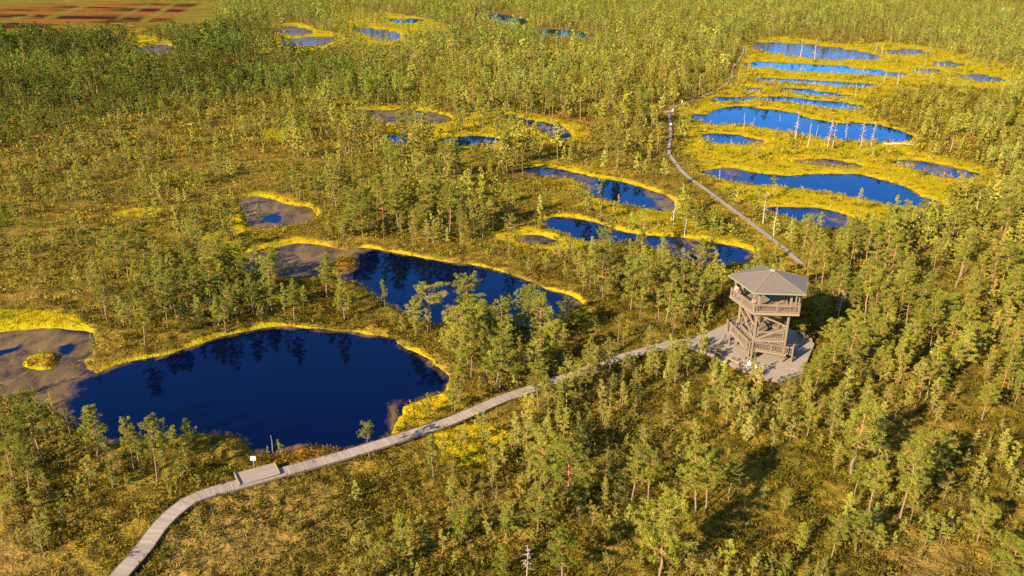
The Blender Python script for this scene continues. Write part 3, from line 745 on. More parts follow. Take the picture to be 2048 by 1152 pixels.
# benches on the deck edge
def bench(a, c, label, depth=.46, back=False):
    a = np.array([*a, 0.]); c = np.array([*c, 0.]); mid = (a + c) / 2; L = np.linalg.norm(c - a); rz = math.atan2(c[1] - a[1], c[0] - a[0])
    root = empty('bench', (mid[0], mid[1], FL0), rz)
    b = MB()
    for i in range(3): y = -depth / 2 + depth * (i + .5) / 3; b.bar((-L / 2, y, .44), (L / 2, y, .44), depth / 3 - .02, .05, (.26 * random.uniform(.9, 1.1), .165, .085))
    b.build('seat', M_WOOD, root)
    n = max(2, int(L / 1.6) + 1)
    for i in range(n):
        x = -L / 2 + .12 + (L - .24) * i / (n - 1); b = MB(); b.bar((x, 0, .004), (x, 0, .415), .10, depth - .08, wood(.8), up=(0, 1, 0)); b.build('leg', M_WOOD, root)
    if back:
        b = MB(); b.bar((-L / 2, depth / 2 - .02, .22), (L / 2, depth / 2 - .02, .22), .04, .34, (.30, .20, .13)); b.build('front_board', M_WOOD, root)
    tag(root, label, 'bench'); return root
bench((27.55, 94.35), (31.1, 90.7), 'long low bench at the deck edge with two people seated on it')
bench((26.25, 96.85), (27.1, 95.2), 'short low bench at the deck corner next to the boardwalk')
bench((39.45, 103.2), (40.15, 100.3), 'low brown bench on the shaded far side of the watchtower deck', back=True)

# ------------------------------------------------------------------ people
SKIN = (.48, .27, .18)
def person(loc, rz, label, top, legs, hair=(.05, .03, .02), pose='stand', hat=None, sleeves=True, shoe=(.05, .045, .04), h=1.72, name='person'):
    k = h / 1.72
    if pose == 'sit':
        J = {'pel': (0, 0, .52), 'w': (0, .01, .70), 'ch': (0, .03, .92), 'nk': (0, .05, 1.06), 'hd': (0, .075, 1.15), 'hd2': (0, .08, 1.27)}
        for s, n in ((-1, 'l'), (1, 'r')):
            J['hip' + n] = (s * .09, .02, .50); J['kn' + n] = (s * .12, .44, .53); J['an' + n] = (s * .11, .47, .10); J['to' + n] = (s * .12, .62, .05)
            J['sh' + n] = (s * .18, .03, 1.0); J['el' + n] = (s * .22, .15, .76); J['wr' + n] = (s * .11, .34, .66)
    elif pose == 'lean':
        J = {'pel': (0, -.10, .93), 'w': (0, -.03, 1.10), 'ch': (0, .10, 1.30), 'nk': (0, .17, 1.42), 'hd': (0, .21, 1.50), 'hd2': (0, .235, 1.62)}
        for s, n in ((-1, 'l'), (1, 'r')):
            J['hip' + n] = (s * .09, -.10, .90); J['kn' + n] = (s * .10, -.05, .48); J['an' + n] = (s * .10, -.08, .08); J['to' + n] = (s * .11, .08, .04)
            J['sh' + n] = (s * .18, .12, 1.37); J['el' + n] = (s * .25, .26, 1.15); J['wr' + n] = (s * .10, .42, 1.14)
    else:
        st = .22 if pose == 'walk' else .03
        J = {'pel': (0, 0, .95), 'w': (0, 0, 1.12), 'ch': (0, .01, 1.33), 'nk': (0, .02, 1.46), 'hd': (0, .035, 1.55), 'hd2': (0, .04, 1.665)}
        for s, n in ((-1, 'l'), (1, 'r')):
            f = st * s
            J['hip' + n] = (s * .09, 0, .91); J['kn' + n] = (s * .095, f * .6 + .04, .49); J['an' + n] = (s * .09, f - .03, .08 if f >= 0 else .11); J['to' + n] = (s * .11, f + .13, .04)
            J['sh' + n] = (s * .185, 0, 1.40); J['el' + n] = (s * .235, -f * .5 - .02, 1.14); J['wr' + n] = (s * .22, -f * .8 + .08, .91)
    Rd = {'pel': .135, 'w': .125, 'ch': .14, 'nk': .052, 'hd': .085, 'hd2': .082}
    for n in 'lr': Rd.update({'hip' + n: .092, 'kn' + n: .058, 'an' + n: .040, 'to' + n: .036, 'sh' + n: .062, 'el' + n: .043, 'wr' + n: .028})
    E_ = [('pel', 'w'), ('w', 'ch'), ('ch', 'nk'), ('nk', 'hd'), ('hd', 'hd2')]
    for n in 'lr': E_ += [('pel', 'hip' + n), ('hip' + n, 'kn' + n), ('kn' + n, 'an' + n), ('an' + n, 'to' + n), ('ch', 'sh' + n), ('sh' + n, 'el' + n), ('el' + n, 'wr' + n)]
    for n, s in (('l', -1), ('r', 1)):                              # palm, four bent fingers and a thumb at the side
        w = np.array(J['wr' + n]); e = np.array(J['el' + n]); d = (w - e) / np.linalg.norm(w - e); x = np.cross(d, [s * 1.0, 0, 0]); x /= np.linalg.norm(x) + 1e-9
        pm = w + d * .07; J['pm' + n] = tuple(pm); Rd['pm' + n] = .030; E_.append(('wr' + n, 'pm' + n))
        for i, fl in enumerate((.062, .072, .068, .052)):
            o = x * (.027 - .018 * i); a = pm + d * .03 + o; b2 = a + d * fl * .6 + np.array([-s * .01, 0, -.004]); c2 = b2 + d * fl * .5 + np.array([-s * .018, 0, -.01])
            for nm, pp in (('a', a), ('b', b2), ('c', c2)): J[f'f{i}{nm}{n}'] = tuple(pp); Rd[f'f{i}{nm}{n}'] = .0095
            E_ += [('pm' + n, f'f{i}a{n}'), (f'f{i}a{n}', f'f{i}b{n}'), (f'f{i}b{n}', f'f{i}c{n}')]
        a = w + d * .035 + x * .035; b2 = a + d * .035 + x * .02
        J['ta' + n] = tuple(a); J['tb' + n] = tuple(b2); Rd['ta' + n] = .011; Rd['tb' + n] = .0095; E_ += [('pm' + n, 'ta' + n), ('ta' + n, 'tb' + n)]
    hd, h2 = np.array(J['hd']), np.array(J['hd2']); up = (h2 - hd) / np.linalg.norm(h2 - hd)
    names = list(J); me = bpy.data.meshes.new('body'); me.from_pydata([tuple(np.array(J[q]) * k) for q in names], [(names.index(a), names.index(b)) for a, b in E_], [])
    tmp = bpy.data.objects.new('tmp', me); COL.objects.link(tmp)
    md = tmp.modifiers.new('skin', 'SKIN'); md.branch_smoothing = .6
    for i, q in enumerate(names):
        me.skin_vertices[0].data[i].radius = (Rd[q] * k * (1.28 if q in ('pel', 'w', 'ch') else 1), Rd[q] * k * (.86 if q in ('pel', 'w', 'ch') else 1)); me.skin_vertices[0].data[i].use_root = q == 'pel'
    tmp.modifiers.new('sub', 'SUBSURF').levels = 1; tmp.modifiers['sub'].render_levels = 1
    dg = bpy.context.evaluated_depsgraph_get(); ev = tmp.evaluated_get(dg); m2 = bpy.data.meshes.new_from_object(ev)
    bpy.data.objects.remove(tmp)
    reg = {}
    for q in names:
        if q in ('pel', 'w', 'ch') or q[:2] == 'sh': reg[q] = top
        elif q[:2] == 'el': reg[q] = top if sleeves else SKIN
        elif q[:3] == 'hip' or q[:2] in ('kn', 'an'): reg[q] = legs
        elif q[:2] == 'to': reg[q] = shoe
        else: reg[q] = SKIN
    if pose != 'sit': reg['pel'] = legs
    jp = np.array([np.array(J[q]) * k for q in names]); jr = np.array([Rd[q] for q in names])
    a = m2.attributes.new('col', 'FLOAT_COLOR', 'FACE')
    for i, pl in enumerate(m2.polygons):
        q = names[int(np.argmin(np.linalg.norm(jp - np.array(pl.center), axis=1) - jr * k))]; a.data[i].color = (*reg[q], 1); pl.use_smooth = True
    m2.materials.clear(); m2.materials.append(M_CLOTH); m2.name = 'body'
    root = link(name, m2); root.location = loc; root.rotation_euler = (0, 0, rz)
    # hair (or hat), nose and eyes as small pieces on the head
    cen = (hd * .45 + h2 * .55) * k; b = MB(); R = .112 * k; col = hat or hair
    vs, fs = [], []; nu, nv = 12, 6
    for i in range(nv + 1):
        el = math.radians(88 - i * 20)
        for j in range(nu):
            az = 2 * math.pi * j / nu; back = math.sin(az) < .2
            e2 = el if back or i < 4 else math.radians(88 - 60); rr_ = R * (1.0 if not (hat and i >= 5) else 1.3)
            vs.append(cen + np.array([rr_ * math.cos(e2) * math.cos(az), rr_ * math.cos(e2) * math.sin(az) - .012 * k, R * 1.18 * math.sin(e2) + .01]))
    for i in range(nv):
        for j in range(nu): fs.append((i * nu + j, (i + 1) * nu + j, (i + 1) * nu + (j + 1) % nu, i * nu + (j + 1) % nu))
    fs.append(tuple(range(nu)))
    b.add(vs, fs, col); b.build('hat' if hat else 'hair', M_CLOTH, root, True)
    b = MB(); f = cen + np.array([0, .088 * k, -.02 * k]); b.tube([f + [0, 0, .035], f + [0, .022, -.005], f + [0, .0, -.012]], [.008, .013, .010], 6, SKIN); b.build('nose', M_CLOTH, root, True)
    for s in (-1, 1):
        b = MB(); e = cen + np.array([s * .032 * k, .084 * k, .012]); b.tube([e, e + [0, .008, 0]], [.011, .006], 6, (.03, .02, .02)); b.build('eye', M_CLOTH, root)
    tag(root, label, 'person'); return root
bd = np.array([31.1 - 27.55, 90.7 - 94.35]); bd /= np.linalg.norm(bd); bn = math.atan2(-bd[0], bd[1])  # facing outwards from the deck
fac = math.atan2(-1, -1) - math.pi / 2
def onbench(t): p = np.array([27.55, 94.35]) * (1 - t) + np.array([31.1, 90.7]) * t; return (p[0], p[1], FL0 - .02)
person(onbench(.62), fac, 'seated person in white top and white sun hat on the deck bench', (.46, .44, .43), (.40, .38, .38), pose='sit', hat=(.50, .48, .46))
person(onbench(.80), fac, 'seated dark-haired person in white top and blue trousers on the deck bench', (.45, .41, .39), (.08, .13, .36), hair=(.09, .035, .018), pose='sit')
p = pent(RW, zA + .04, .22); person((TC[0] + p[0], TC[1] + p[1], zA - .08), math.radians(-165), 'person in dark jacket and blue jeans walking on the tower stairs', (.055, .038, .045), (.055, .085, .20), pose='walk')
p = pent(4.28, ZUP, .20); person((TC[0] + p[0], TC[1] + p[1], ZUP), math.radians(108), 'person in dark red top leaning on the lookout railing', (.38, .02, .045), (.30, .22, .36), pose='lean')
p = pent(4.25, ZUP, .10); person((TC[0] + p[0], TC[1] + p[1], ZUP), math.radians(108), 'person in pale top at the end corner of the lookout railing', (.62, .55, .46), (.16, .15, .17), hair=(.22, .12, .05), pose='lean')
p = pent(4.22, ZUP, .93); person((TC[0] + p[0], TC[1] + p[1], ZUP), math.radians(130), 'person in pink top and purple trousers at the lookout front corner', (.62, .20, .32), (.16, .05, .26), hair=(.25, .14, .06), pose='lean')
def far_person(px, py, rz, label, top, legs, **kw):
    g = G(px, py, .34); person((g[0], g[1], .325), rz, label, top, legs, **kw)
far_person(1345.5, 224, 2.2, 'walker in dark jacket and white trousers at the resting platform', (.05, .03, .05), (.75, .72, .70), pose='walk')
far_person(1347.5, 223, 2.6, 'walker in black top and tan trousers on the resting platform edge', (.025, .022, .028), (.42, .32, .18), pose='stand')
far_person(1363.5, 209.5, 2.2, 'walker in pale pink top on the curving far boardwalk', (.70, .48, .40), (.30, .26, .24), pose='walk')
far_person(1341, 256, 3.3, 'walker in white top on the boardwalk below the resting platform', (.80, .77, .72), (.10, .08, .08), pose='walk')
far_person(1466, 138.5, 2.9, 'walker in bright red jacket near the bend of the far boardwalk', (.62, .04, .06), (.34, .08, .10), pose='walk')
far_person(1468, 134, 2.9, 'walker in faded red coat just behind the bright red one', (.45, .06, .07), (.10, .07, .08), pose='walk')

# white hut far off
g = G(2001, 22); root = empty('white_hut', (g[0] + 3, g[1], 0), .4); root.scale = (.75, .75, .75)
b = MB(); b.prism([(-2, -1.6), (2, -1.6), (2, 1.6), (-2, 1.6)], -.3, 2.4, (.78, .78, .80)); b.build('wall', M_CLOTH, root)
b = MB(); b.add([(-2.3, -1.9, 2.35), (2.3, -1.9, 2.35), (2.3, 1.9, 2.35), (-2.3, 1.9, 2.35), (-2.3, 0, 4.6), (2.3, 0, 4.6)], [(0, 1, 5, 4), (2, 3, 4, 5), (3, 0, 4), (1, 2, 5), (3, 2, 1, 0)], (.74, .76, .80)); b.build('roof', M_CLOTH, root)
b = MB(); b.prism([(-.5, -1.64), (.4, -1.64), (.4, -1.606), (-.5, -1.606)], 0, 1.9, (.2, .18, .16)); b.build('door', M_CLOTH, root)
tag(root, 'tiny white hut in a far clearing beyond the ponds', 'hut')

# ------------------------------------------------------------------ pines: prototypes
class Tree:
    """needle triangles and bark quads of one tree, as arrays"""
    def __init__(s): s.bv, s.bf, s.bc, s.lv, s.lc = [], [], [], [], []
    def tube(s, pts, rads, sides, cols):
        pts = np.asarray(pts, float); base = sum(len(v) for v in s.bv); n = len(pts); ang = np.arange(sides) * 2 * np.pi / sides; ring = []
        for i in range(n):
            d = pts[min(i + 1, n - 1)] - pts[max(i - 1, 0)]; d = d / (np.linalg.norm(d) + 1e-9)
            u = np.array([0, 0, 1.0]) if abs(d[2]) < .9 else np.array([1.0, 0, 0])
            x = np.cross(d, u); x /= np.linalg.norm(x); y = np.cross(x, d)
            ring.append(pts[i] + rads[i] * (np.cos(ang)[:, None] * x + np.sin(ang)[:, None] * y))
        s.bv.append(np.concatenate(ring))
        for i in range(n - 1):
            for k in range(sides):
                k2 = (k + 1) % sides; s.bf.append((base + i * sides + k, base + i * sides + k2, base + (i + 1) * sides + k2, base + (i + 1) * sides + k)); s.bc.append(cols[i])
    def puff(s, c, rad, n, ll, lw, R, tint):
        d = R.normal(size=(n, 3)); d[:, 2] = d[:, 2] * .8 + (.35 if lw < .05 else .1); d /= np.linalg.norm(d, axis=1)[:, None]
        n = int(n)
        o = c + d * rad * R.uniform(.0, .38, (n, 1)) * [1, 1, .6]
        side = np.cross(d, R.normal(size=(n, 3))); side /= np.linalg.norm(side, axis=1)[:, None] + 1e-9
        L = ll * R.uniform(.7, 1.3, (n, 1)); Wd = lw * R.uniform(.7, 1.3, (n, 1))
        s.lv.append(np.stack([o - side * Wd, o + side * Wd, o + d * L], 1))
        t = np.clip(R.normal(tint, .22, n), 0, 1)
        lo, hi = np.array([.080, .087, .014]), np.array([.282, .270, .036])
        s.lc.append(lo + (hi - lo) * t[:, None])
    def done(s):
        s.bv = np.concatenate(s.bv); s.bf = np.array(s.bf); s.bc = np.array(s.bc)
        s.lv = np.concatenate(s.lv) if s.lv else np.zeros((0, 3, 3)); s.lc = np.concatenate(s.lc) if s.lc else np.zeros((0, 3)); return s
ORANGE, GREYB = np.array([.25, .105, .038]), np.array([.120, .082, .052])
def pine(seed, H, c0, crad, shape, nb, npuff, nleaf, puff=.34, ll=.26, lw=.023, lean=.03, sides=6, orange=1.0, dead=6, fork=False, wiggle=.02, tint=.5):
    R = np.random.default_rng(seed); T = Tree()
    n = 9 if sides > 3 else 4
    la = R.uniform(0, 6.28); zt = np.linspace(0, 1, n)
    w = np.cumsum(R.normal(0, wiggle, (n, 2)), 0) * H * .5; w[0] = 0
    axis = np.stack([w[:, 0] + math.cos(la) * lean * H * zt ** 1.3, w[:, 1] + math.sin(la) * lean * H * zt ** 1.3, zt * H * .985 - .25 * (zt == 0)], 1)
    r0 = .0105 * H + .02
    T.tube(axis, r0 * (1 - zt * .88) + .006, sides, [GREYB * (1 - k) + ORANGE * k for k in np.clip((zt - .12) / .4, 0, 1) * orange])
    at = lambda z: np.array([np.interp(z, axis[:, 2], axis[:, k]) for k in range(3)])
    prof = {'cone': lambda t: (1 - t) ** .75 * .95 + .10, 'round': lambda t: math.sqrt(max(0, 1 - (2 * t - .85) ** 2 / 1.4)) * .95 + .08,
            'flat': lambda t: .55 + .45 * math.sin(math.pi * min(1, t * .9 + .18)), 'spire': lambda t: (1 - t) ** .6 * .8 + .16}[shape]
    az = R.uniform(0, 6.28)
    for i in range(nb):
        t = (i + R.uniform(0, 1)) / nb; z = H * (c0 + (1 - c0) * t * .97); az += 2.4 + R.normal(0, .5)
        L = crad * prof(t) * R.uniform(.45, 1.3)
        el = {'flat': .22}.get(shape, -.08 + .75 * t ** 1.5) + R.normal(0, .14)
        d = np.array([math.cos(az) * math.cos(el), math.sin(az) * math.cos(el), math.sin(el)]); p0 = at(z)
        bend = np.array([0, 0, L * .16]); p1 = p0 + d * L * .55 + bend * .1; p2 = p0 + d * L + bend
        if sides > 3: T.tube([p0, p1, p2], [r0 * .32 * (1 - .5 * t) + .012, r0 * .20 + .010, .008], 3, [ORANGE * .8 + GREYB * .2] * 2)
        m = max(1, int(round(npuff * (.45 + .75 * L / max(crad, .1)))))
        bt = tint + R.normal(0, .10)
        for j in range(m):
            f = .46 + .58 * (j + R.uniform(.1, .9)) / m
            c = p0 * (1 - f) ** 2 + 2 * f * (1 - f) * p1 + f * f * p2
            c = c + R.normal(0, .12 * L + .02, 3) * [1, 1, .30] + [0, 0, .04]
            T.puff(c, puff * R.uniform(.7, 1.2), nleaf, ll, lw, R, bt)
    T.puff(at(H * .96) + [0, 0, .02 * H], puff * .7, nleaf, ll, lw, R, tint + .1)
    for i in range(dead if sides > 3 else 0):
        z = H * R.uniform(.18, c0 + .12); a = R.uniform(0, 6.28); L = crad * R.uniform(.25, .6); p0 = at(z)
        p1 = p0 + np.array([math.cos(a) * L * .6, math.sin(a) * L * .6, .04]); p2 = p1 + np.array([math.cos(a + .3) * L * .4, math.sin(a + .3) * L * .4, -.1 * L])
        T.tube([p0, p1, p2], [.022, .016, .006], 3, [GREYB * .9] * 2)
    if fork:
        p0 = at(H * .3); a = la + 2; q = [p0, p0 + [math.cos(a) * .5, math.sin(a) * .5, .5], p0 + [math.cos(a) * .9, math.sin(a) * .9, H * .25], p0 + [math.cos(a) * 1.2, math.sin(a) * 1.2, H * .48]]
        T.tube(q, [r0 * .6, r0 * .5, r0 * .38, .02], sides, [ORANGE] * 3)
        for i in range(14):
            f = R.uniform(.45, 1); c = q[1] * (1 - f) + q[3] * f; a2 = R.uniform(0, 6.28); L = crad * .6 * R.uniform(.5, 1); e = c + [math.cos(a2) * L, math.sin(a2) * L, .25 * L]
            T.tube([c, e], [r0 * .2, .008], 3, [ORANGE])
            for j in range(npuff): T.puff(c + (e - c) * R.uniform(.4, 1.05) + R.normal(0, .15, 3), puff, nleaf, ll, lw, R, tint)
    return T.done()
# kinds: nominal height and the arguments of each prototype (three or four of a kind)
KIND = {
 'tall':   (8.5, [dict(H=8.5, c0=.42, crad=1.54, shape='round', nb=40, npuff=5, nleaf=39, tint=.45), dict(H=8.5, c0=.50, crad=1.36, shape='round', nb=34, npuff=5, nleaf=39, lean=.06),
                  dict(H=8.5, c0=.34, crad=1.63, shape='cone', nb=44, npuff=5, nleaf=39, tint=.42)]),
 'sparse': (7.0, [dict(H=7, c0=.40, crad=1.32, shape='cone', nb=26, npuff=4, nleaf=39, lean=.08, puff=.31), dict(H=7, c0=.48, crad=1.14, shape='round', nb=22, npuff=4, nleaf=42, lean=.05, puff=.31)]),
 'broad':  (6.5, [dict(H=6.5, c0=.26, crad=1.94, shape='round', nb=44, npuff=6, nleaf=39, dead=3), dict(H=6.5, c0=.22, crad=1.76, shape='round', nb=46, npuff=5, nleaf=42, dead=3, tint=.58), dict(H=6.5, c0=.30, crad=2.02, shape='flat', nb=38, npuff=6, nleaf=39, dead=4)]),
 'flat':   (6.0, [dict(H=6, c0=.55, crad=2.11, shape='flat', nb=17, npuff=6, nleaf=42, wiggle=.04, dead=5, orange=.4)]),
 'bushy':  (4.5, [dict(H=4.5, c0=.16, crad=1.01, shape='cone', nb=32, npuff=4, nleaf=35, puff=.29, ll=.21, lw=.020, orange=.5, dead=2, tint=.62), dict(H=4.5, c0=.24, crad=0.92, shape='round', nb=28, npuff=4, nleaf=35, puff=.29, ll=.21, lw=.020, orange=.5, dead=2, tint=.55),
                  dict(H=4.5, c0=.20, crad=0.84, shape='spire', nb=28, npuff=4, nleaf=35, puff=.26, ll=.21, lw=.020, orange=.3, dead=2, tint=.65), dict(H=4.5, c0=.34, crad=0.92, shape='round', nb=24, npuff=4, nleaf=35, puff=.29, ll=.21, lw=.020, orange=.5, dead=4, lean=.08, tint=.5)]),
 'small':  (2.4, [dict(H=2.4, c0=.22, crad=0.55, shape='cone', nb=18, npuff=3, nleaf=30, puff=.21, ll=.16, lw=.017, orange=.0, dead=3, lean=.06, wiggle=.04, tint=.55), dict(H=2.4, c0=.40, crad=0.53, shape='round', nb=13, npuff=3, nleaf=30, puff=.21, ll=.16, lw=.017, orange=.0, dead=5, lean=.1, wiggle=.05, tint=.45),
                  dict(H=2.4, c0=.12, crad=0.46, shape='spire', nb=20, npuff=3, nleaf=30, puff=.24, ll=.16, lw=.017, orange=.0, dead=2, tint=.6), dict(H=2.4, c0=.48, crad=0.63, shape='flat', nb=11, npuff=3, nleaf=30, puff=.21, ll=.16, lw=.017, orange=.0, dead=6, lean=.12, wiggle=.06, tint=.4)]),
 'forked': (8.0, [dict(H=8, c0=.40, crad=1.76, shape='round', nb=36, npuff=5, nleaf=39, fork=True, dead=3, tint=.6)]),
}
def lod(a, l):
    a = dict(a)
    if l == 1: a.update(nb=int(a['nb'] * .72), npuff=max(2, a['npuff'] - 1), nleaf=26, ll=a.get('ll', .26) * 1.0, lw=a.get('lw', .023) * 1.25, sides=4, dead=a.get('dead', 4) // 2)
    if l == 2: a.update(nb=int(a['nb'] * .6), npuff=3, nleaf=12, ll=a.get('ll', .26) * 1.1, lw=a.get('lw', .023) * 5.0, sides=3, puff=a.get('puff', .34) * 1.3, fork=False)
    if l == 3: a.update(nb=int(a['nb'] * .42), npuff=2, nleaf=5, ll=a.get('ll', .26) * 1.5, lw=a.get('lw', .023) * 10, sides=3, puff=a.get('puff', .34) * 1.8, fork=False)
    return a
PROTO = {k: [[pine(100 + 31 * i + 7 * ki + 1000 * l, **lod(a, l)) for i, a in enumerate(v[1])] for l in range(4)] for ki, (k, v) in enumerate(KIND.items())}

# ------------------------------------------------------------------ where the pines stand
HERO = [  # (kind, base x, base y, top y, width factor)
 ('sparse',200,930,806,1.1),('tall',89,930,790,1.1),('tall',30,964,846,.8),('tall',63,988,872,.8),('tall',315,966,842,.75),('sparse',287,950,858,.8),('tall',268,942,839,.75),('small',351,893,850,1.1),('bushy',379,900,839,1),('small',363,964,912,1),('small',227,978,930,1.1),('small',231,946,914,.8),('small',559,908,877,.8),
 ('flat',863.5,660,567,1.15),('broad',931,658,563,1.1),('bushy',832,666,602,.9),('bushy',982,642,600,1),('bushy',1013,640,585,1),('broad',1057,662,574,.95),('broad',1130,668,606,1.25),('broad',1031,690,640,1),('broad',1105,728,644,.8),('broad',1002,782,680,1.15),('bushy',1180,732,672,.9),('tall',968,762,694,.9),('bushy',1078,770,720,1.1),('tall',1132,832,728,.9),('tall',1090,821,752,.9),('sparse',771,618,560,.75),('flat',741,922,849,.62),('tall',866,956,873,.9),('broad',1082,963,860,1.1),('broad',1135,1009,895,1.1),('tall',1263,1004,895,1.1),('tall',1296,1009,908,.9),('broad',1073,1073,984,1),('bushy',1020,1069,1004,1.1),('forked',1318,1162,1004,1.15),('bushy',1125,1166,1062,1.1),('bushy',1003,1153,1091,1),('bushy',844,1097,1044,1),('bushy',798,1122,1032,.9),('bushy',759,1150,1088,1.1),('broad',924,1086,1023,1),
 ('tall',1702,950,789,1.15),('tall',1799,1042,891,.95),('tall',1738,1028,926,1.1),('tall',1709,994,919,1.1),('broad',1847,960,867,1.1),('sparse',1817,1056,980,.7),('tall',1391,1025,902,1.2),('tall',1410,1021,908,1.2),('tall',1457,1004,922,1.2),('tall',1661,1120,1038,1.1),('broad',1709,1107,1028,.8),('bushy',1753,1100,1052,1.2),('broad',1953,1090,1018,1),('tall',1964,843,772,1.3),('bushy',1567,1031,984,.9),('bushy',1594,1103,1045,.9),('bushy',1570,1153,1105,.9),('tall',1627,794,700,1),('broad',2011,1166,1093,1.4),('tall',2013,749,654,1.1),('tall',2022,633,578,1.2),('tall',1904,678,616,1.2),('tall',1871,657,592,1.1),('tall',1808,585,517,1.2),('tall',1775,572,462,1.1),('tall',1946,476,418,1.3),('tall',1842,455,404,1.3),('broad',1690,750,660,1.1),('bushy',1640,745,690,1.1),
 ('bushy',1372,714,667,.9),('bushy',1401,704,672,1),('bushy',1411,713,675,1),('bushy',1424,751,714,1),('bushy',1436,718,688,.9),('broad',1389,753,708,.8),('bushy',1335,759,714,1.1),('broad',1302,748,703,1.1),('small',1466,731,715,.9),('small',1519,778,755,1.1),('bushy',1600,770,728,.9),('bushy',1250,760,712,1),('bushy',1212,752,700,.9),
 ('tall',2003,260,210,1.1),('tall',1489,108,68,1),('tall',1600,690,640,1),('broad',1660,700,640,1.1),('broad',1700,690,625,1),('broad',1640,660,600,1),('tall',1700,640,570,1),('broad',1740,700,630,1),('broad',1760,760,700,1),('tall',1690,600,545,1),('broad',1730,620,560,1),('tall',1660,610,550,1),
 ('tall',655,595,510,1.1),('bushy',690,640,560,.9),('bushy',545,625,560,1),('tall',452,575,495,1.1),('tall',375,550,483,1.1),('broad',245,535,460,1.1),('tall',370,665,600,.9),('tall',290,690,600,1),('tall',215,640,560,1),('tall',590,640,560,1.05),('bushy',480,610,560,1),('sparse',140,605,550,.8),('sparse',550,545,490,1),
 ('tall',1220,505,440,1.1),('tall',1400,560,480,1.1),('tall',1280,520,460,1),
]
DENS = [  # tree density (0-9) on the ground under each 64-pixel cell of the photograph
 '00000007777778777887787888777777', '88888887522334777777777622222566', '88888888887776666777766522222234', '66666655444434555443333442111244',
 '55555544444555666543322222222244', '55444443335677788654322222222355', '44444333346777777654332222222477', '22233443226666655443333333466888',
 '23445555554312234555566667788888', '33334778888643234554566788888888', '22346888888867888655655888888888', '22222000000035899555556877777777',
 '55200000000045555556666666677777', '67775000000014445555666666666666', '66665431233311455566664334566665', '54543411223444566676665555544443',
 '33332111123455666676655544334433', '33321111133456666655443323333333']
HGT = [  # typical tree height in metres there
 '66666667777777777777777777777766', '77777777776666777777777755555566', '66666666666666677666665433333355', '44444444445566677777665333333345',
 '33333333456677777766553333333355', '22333333355777776655543333333355', '22333333345777776655443333333566', '22344443444566666555444444455566',
 '22345555444444444444555556666666', '22345554443444444455556556666666', '22344444433444455555555566666666', '22233333333455555544444455555555',
 '33333333333333444333333333444444', '33332222222222333322233333333333', '33322222222222222222222222222222', '22222222222222222222222222222222',
 '22222222222222222222222222222222', '22222222222222222222222222222222']
DENS = np.array([[int(c) for c in r] for r in DENS], float); HGT = np.array([[int(c) for c in r] for r in HGT], float)
def lookup(A, px):
    x = np.clip(px[:, 0] / 64 - .5, 0, 30.999); y = np.clip(px[:, 1] / 64 - .5, 0, 16.999)
    i = x.astype(int); j = y.astype(int); fx = x - i; fy = y - j
    return (A[j, i] * (1 - fx) + A[j, i + 1] * fx) * (1 - fy) + (A[j + 1, i] * (1 - fx) + A[j + 1, i + 1] * fx) * fy
def cleared(pts, walk=1.3):
    sd, rim = shore(pts)
    ok = sd > .7
    ok &= dist_line(pts, W1) > walk; ok &= dist_line(pts, W2) > walk; ok &= dist_line(pts, W3) > walk
    ok &= sd_poly(pts, DECK, 3) > .5; ok &= sd_poly(pts, sdw, 3) > .5
    for q in (bump, rest): ok &= sd_poly(pts, q, 2) > .4
    return ok, sd, rim
trees = []   # x, y, height, kind, proto, width, rz, hero
for k, bx, by, ty, wf in HERO:
    g, h = top_height((bx, by), ty); trees.append((g[0], g[1], h / .985, k, None, wf, rng.uniform(0, 6.28), True))
hero_xy = np.array([t[:2] for t in trees])
def scatter(r0, r1, per_m2, half=37.5):
    n = int((r1 ** 2 - r0 ** 2) * math.radians(half) * per_m2)
    r = np.sqrt(rng.uniform(r0 ** 2, r1 ** 2, n)); a = np.radians(rng.uniform(-half, half, n))
    return np.stack([r * np.sin(a), r * np.cos(a)], 1)
taken = {}
def free(x, y, d):
    i, j = int(x // 1.5), int(y // 1.5)
    for a in (-1, 0, 1):
        for b in (-1, 0, 1):
            for (u, v, e) in taken.get((i + a, j + b), ()):
                if (u - x) ** 2 + (v - y) ** 2 < (max(d, e)) ** 2: return False
    taken.setdefault((i, j), []).append((x, y, d)); return True
for t in trees: free(t[0], t[1], .3)
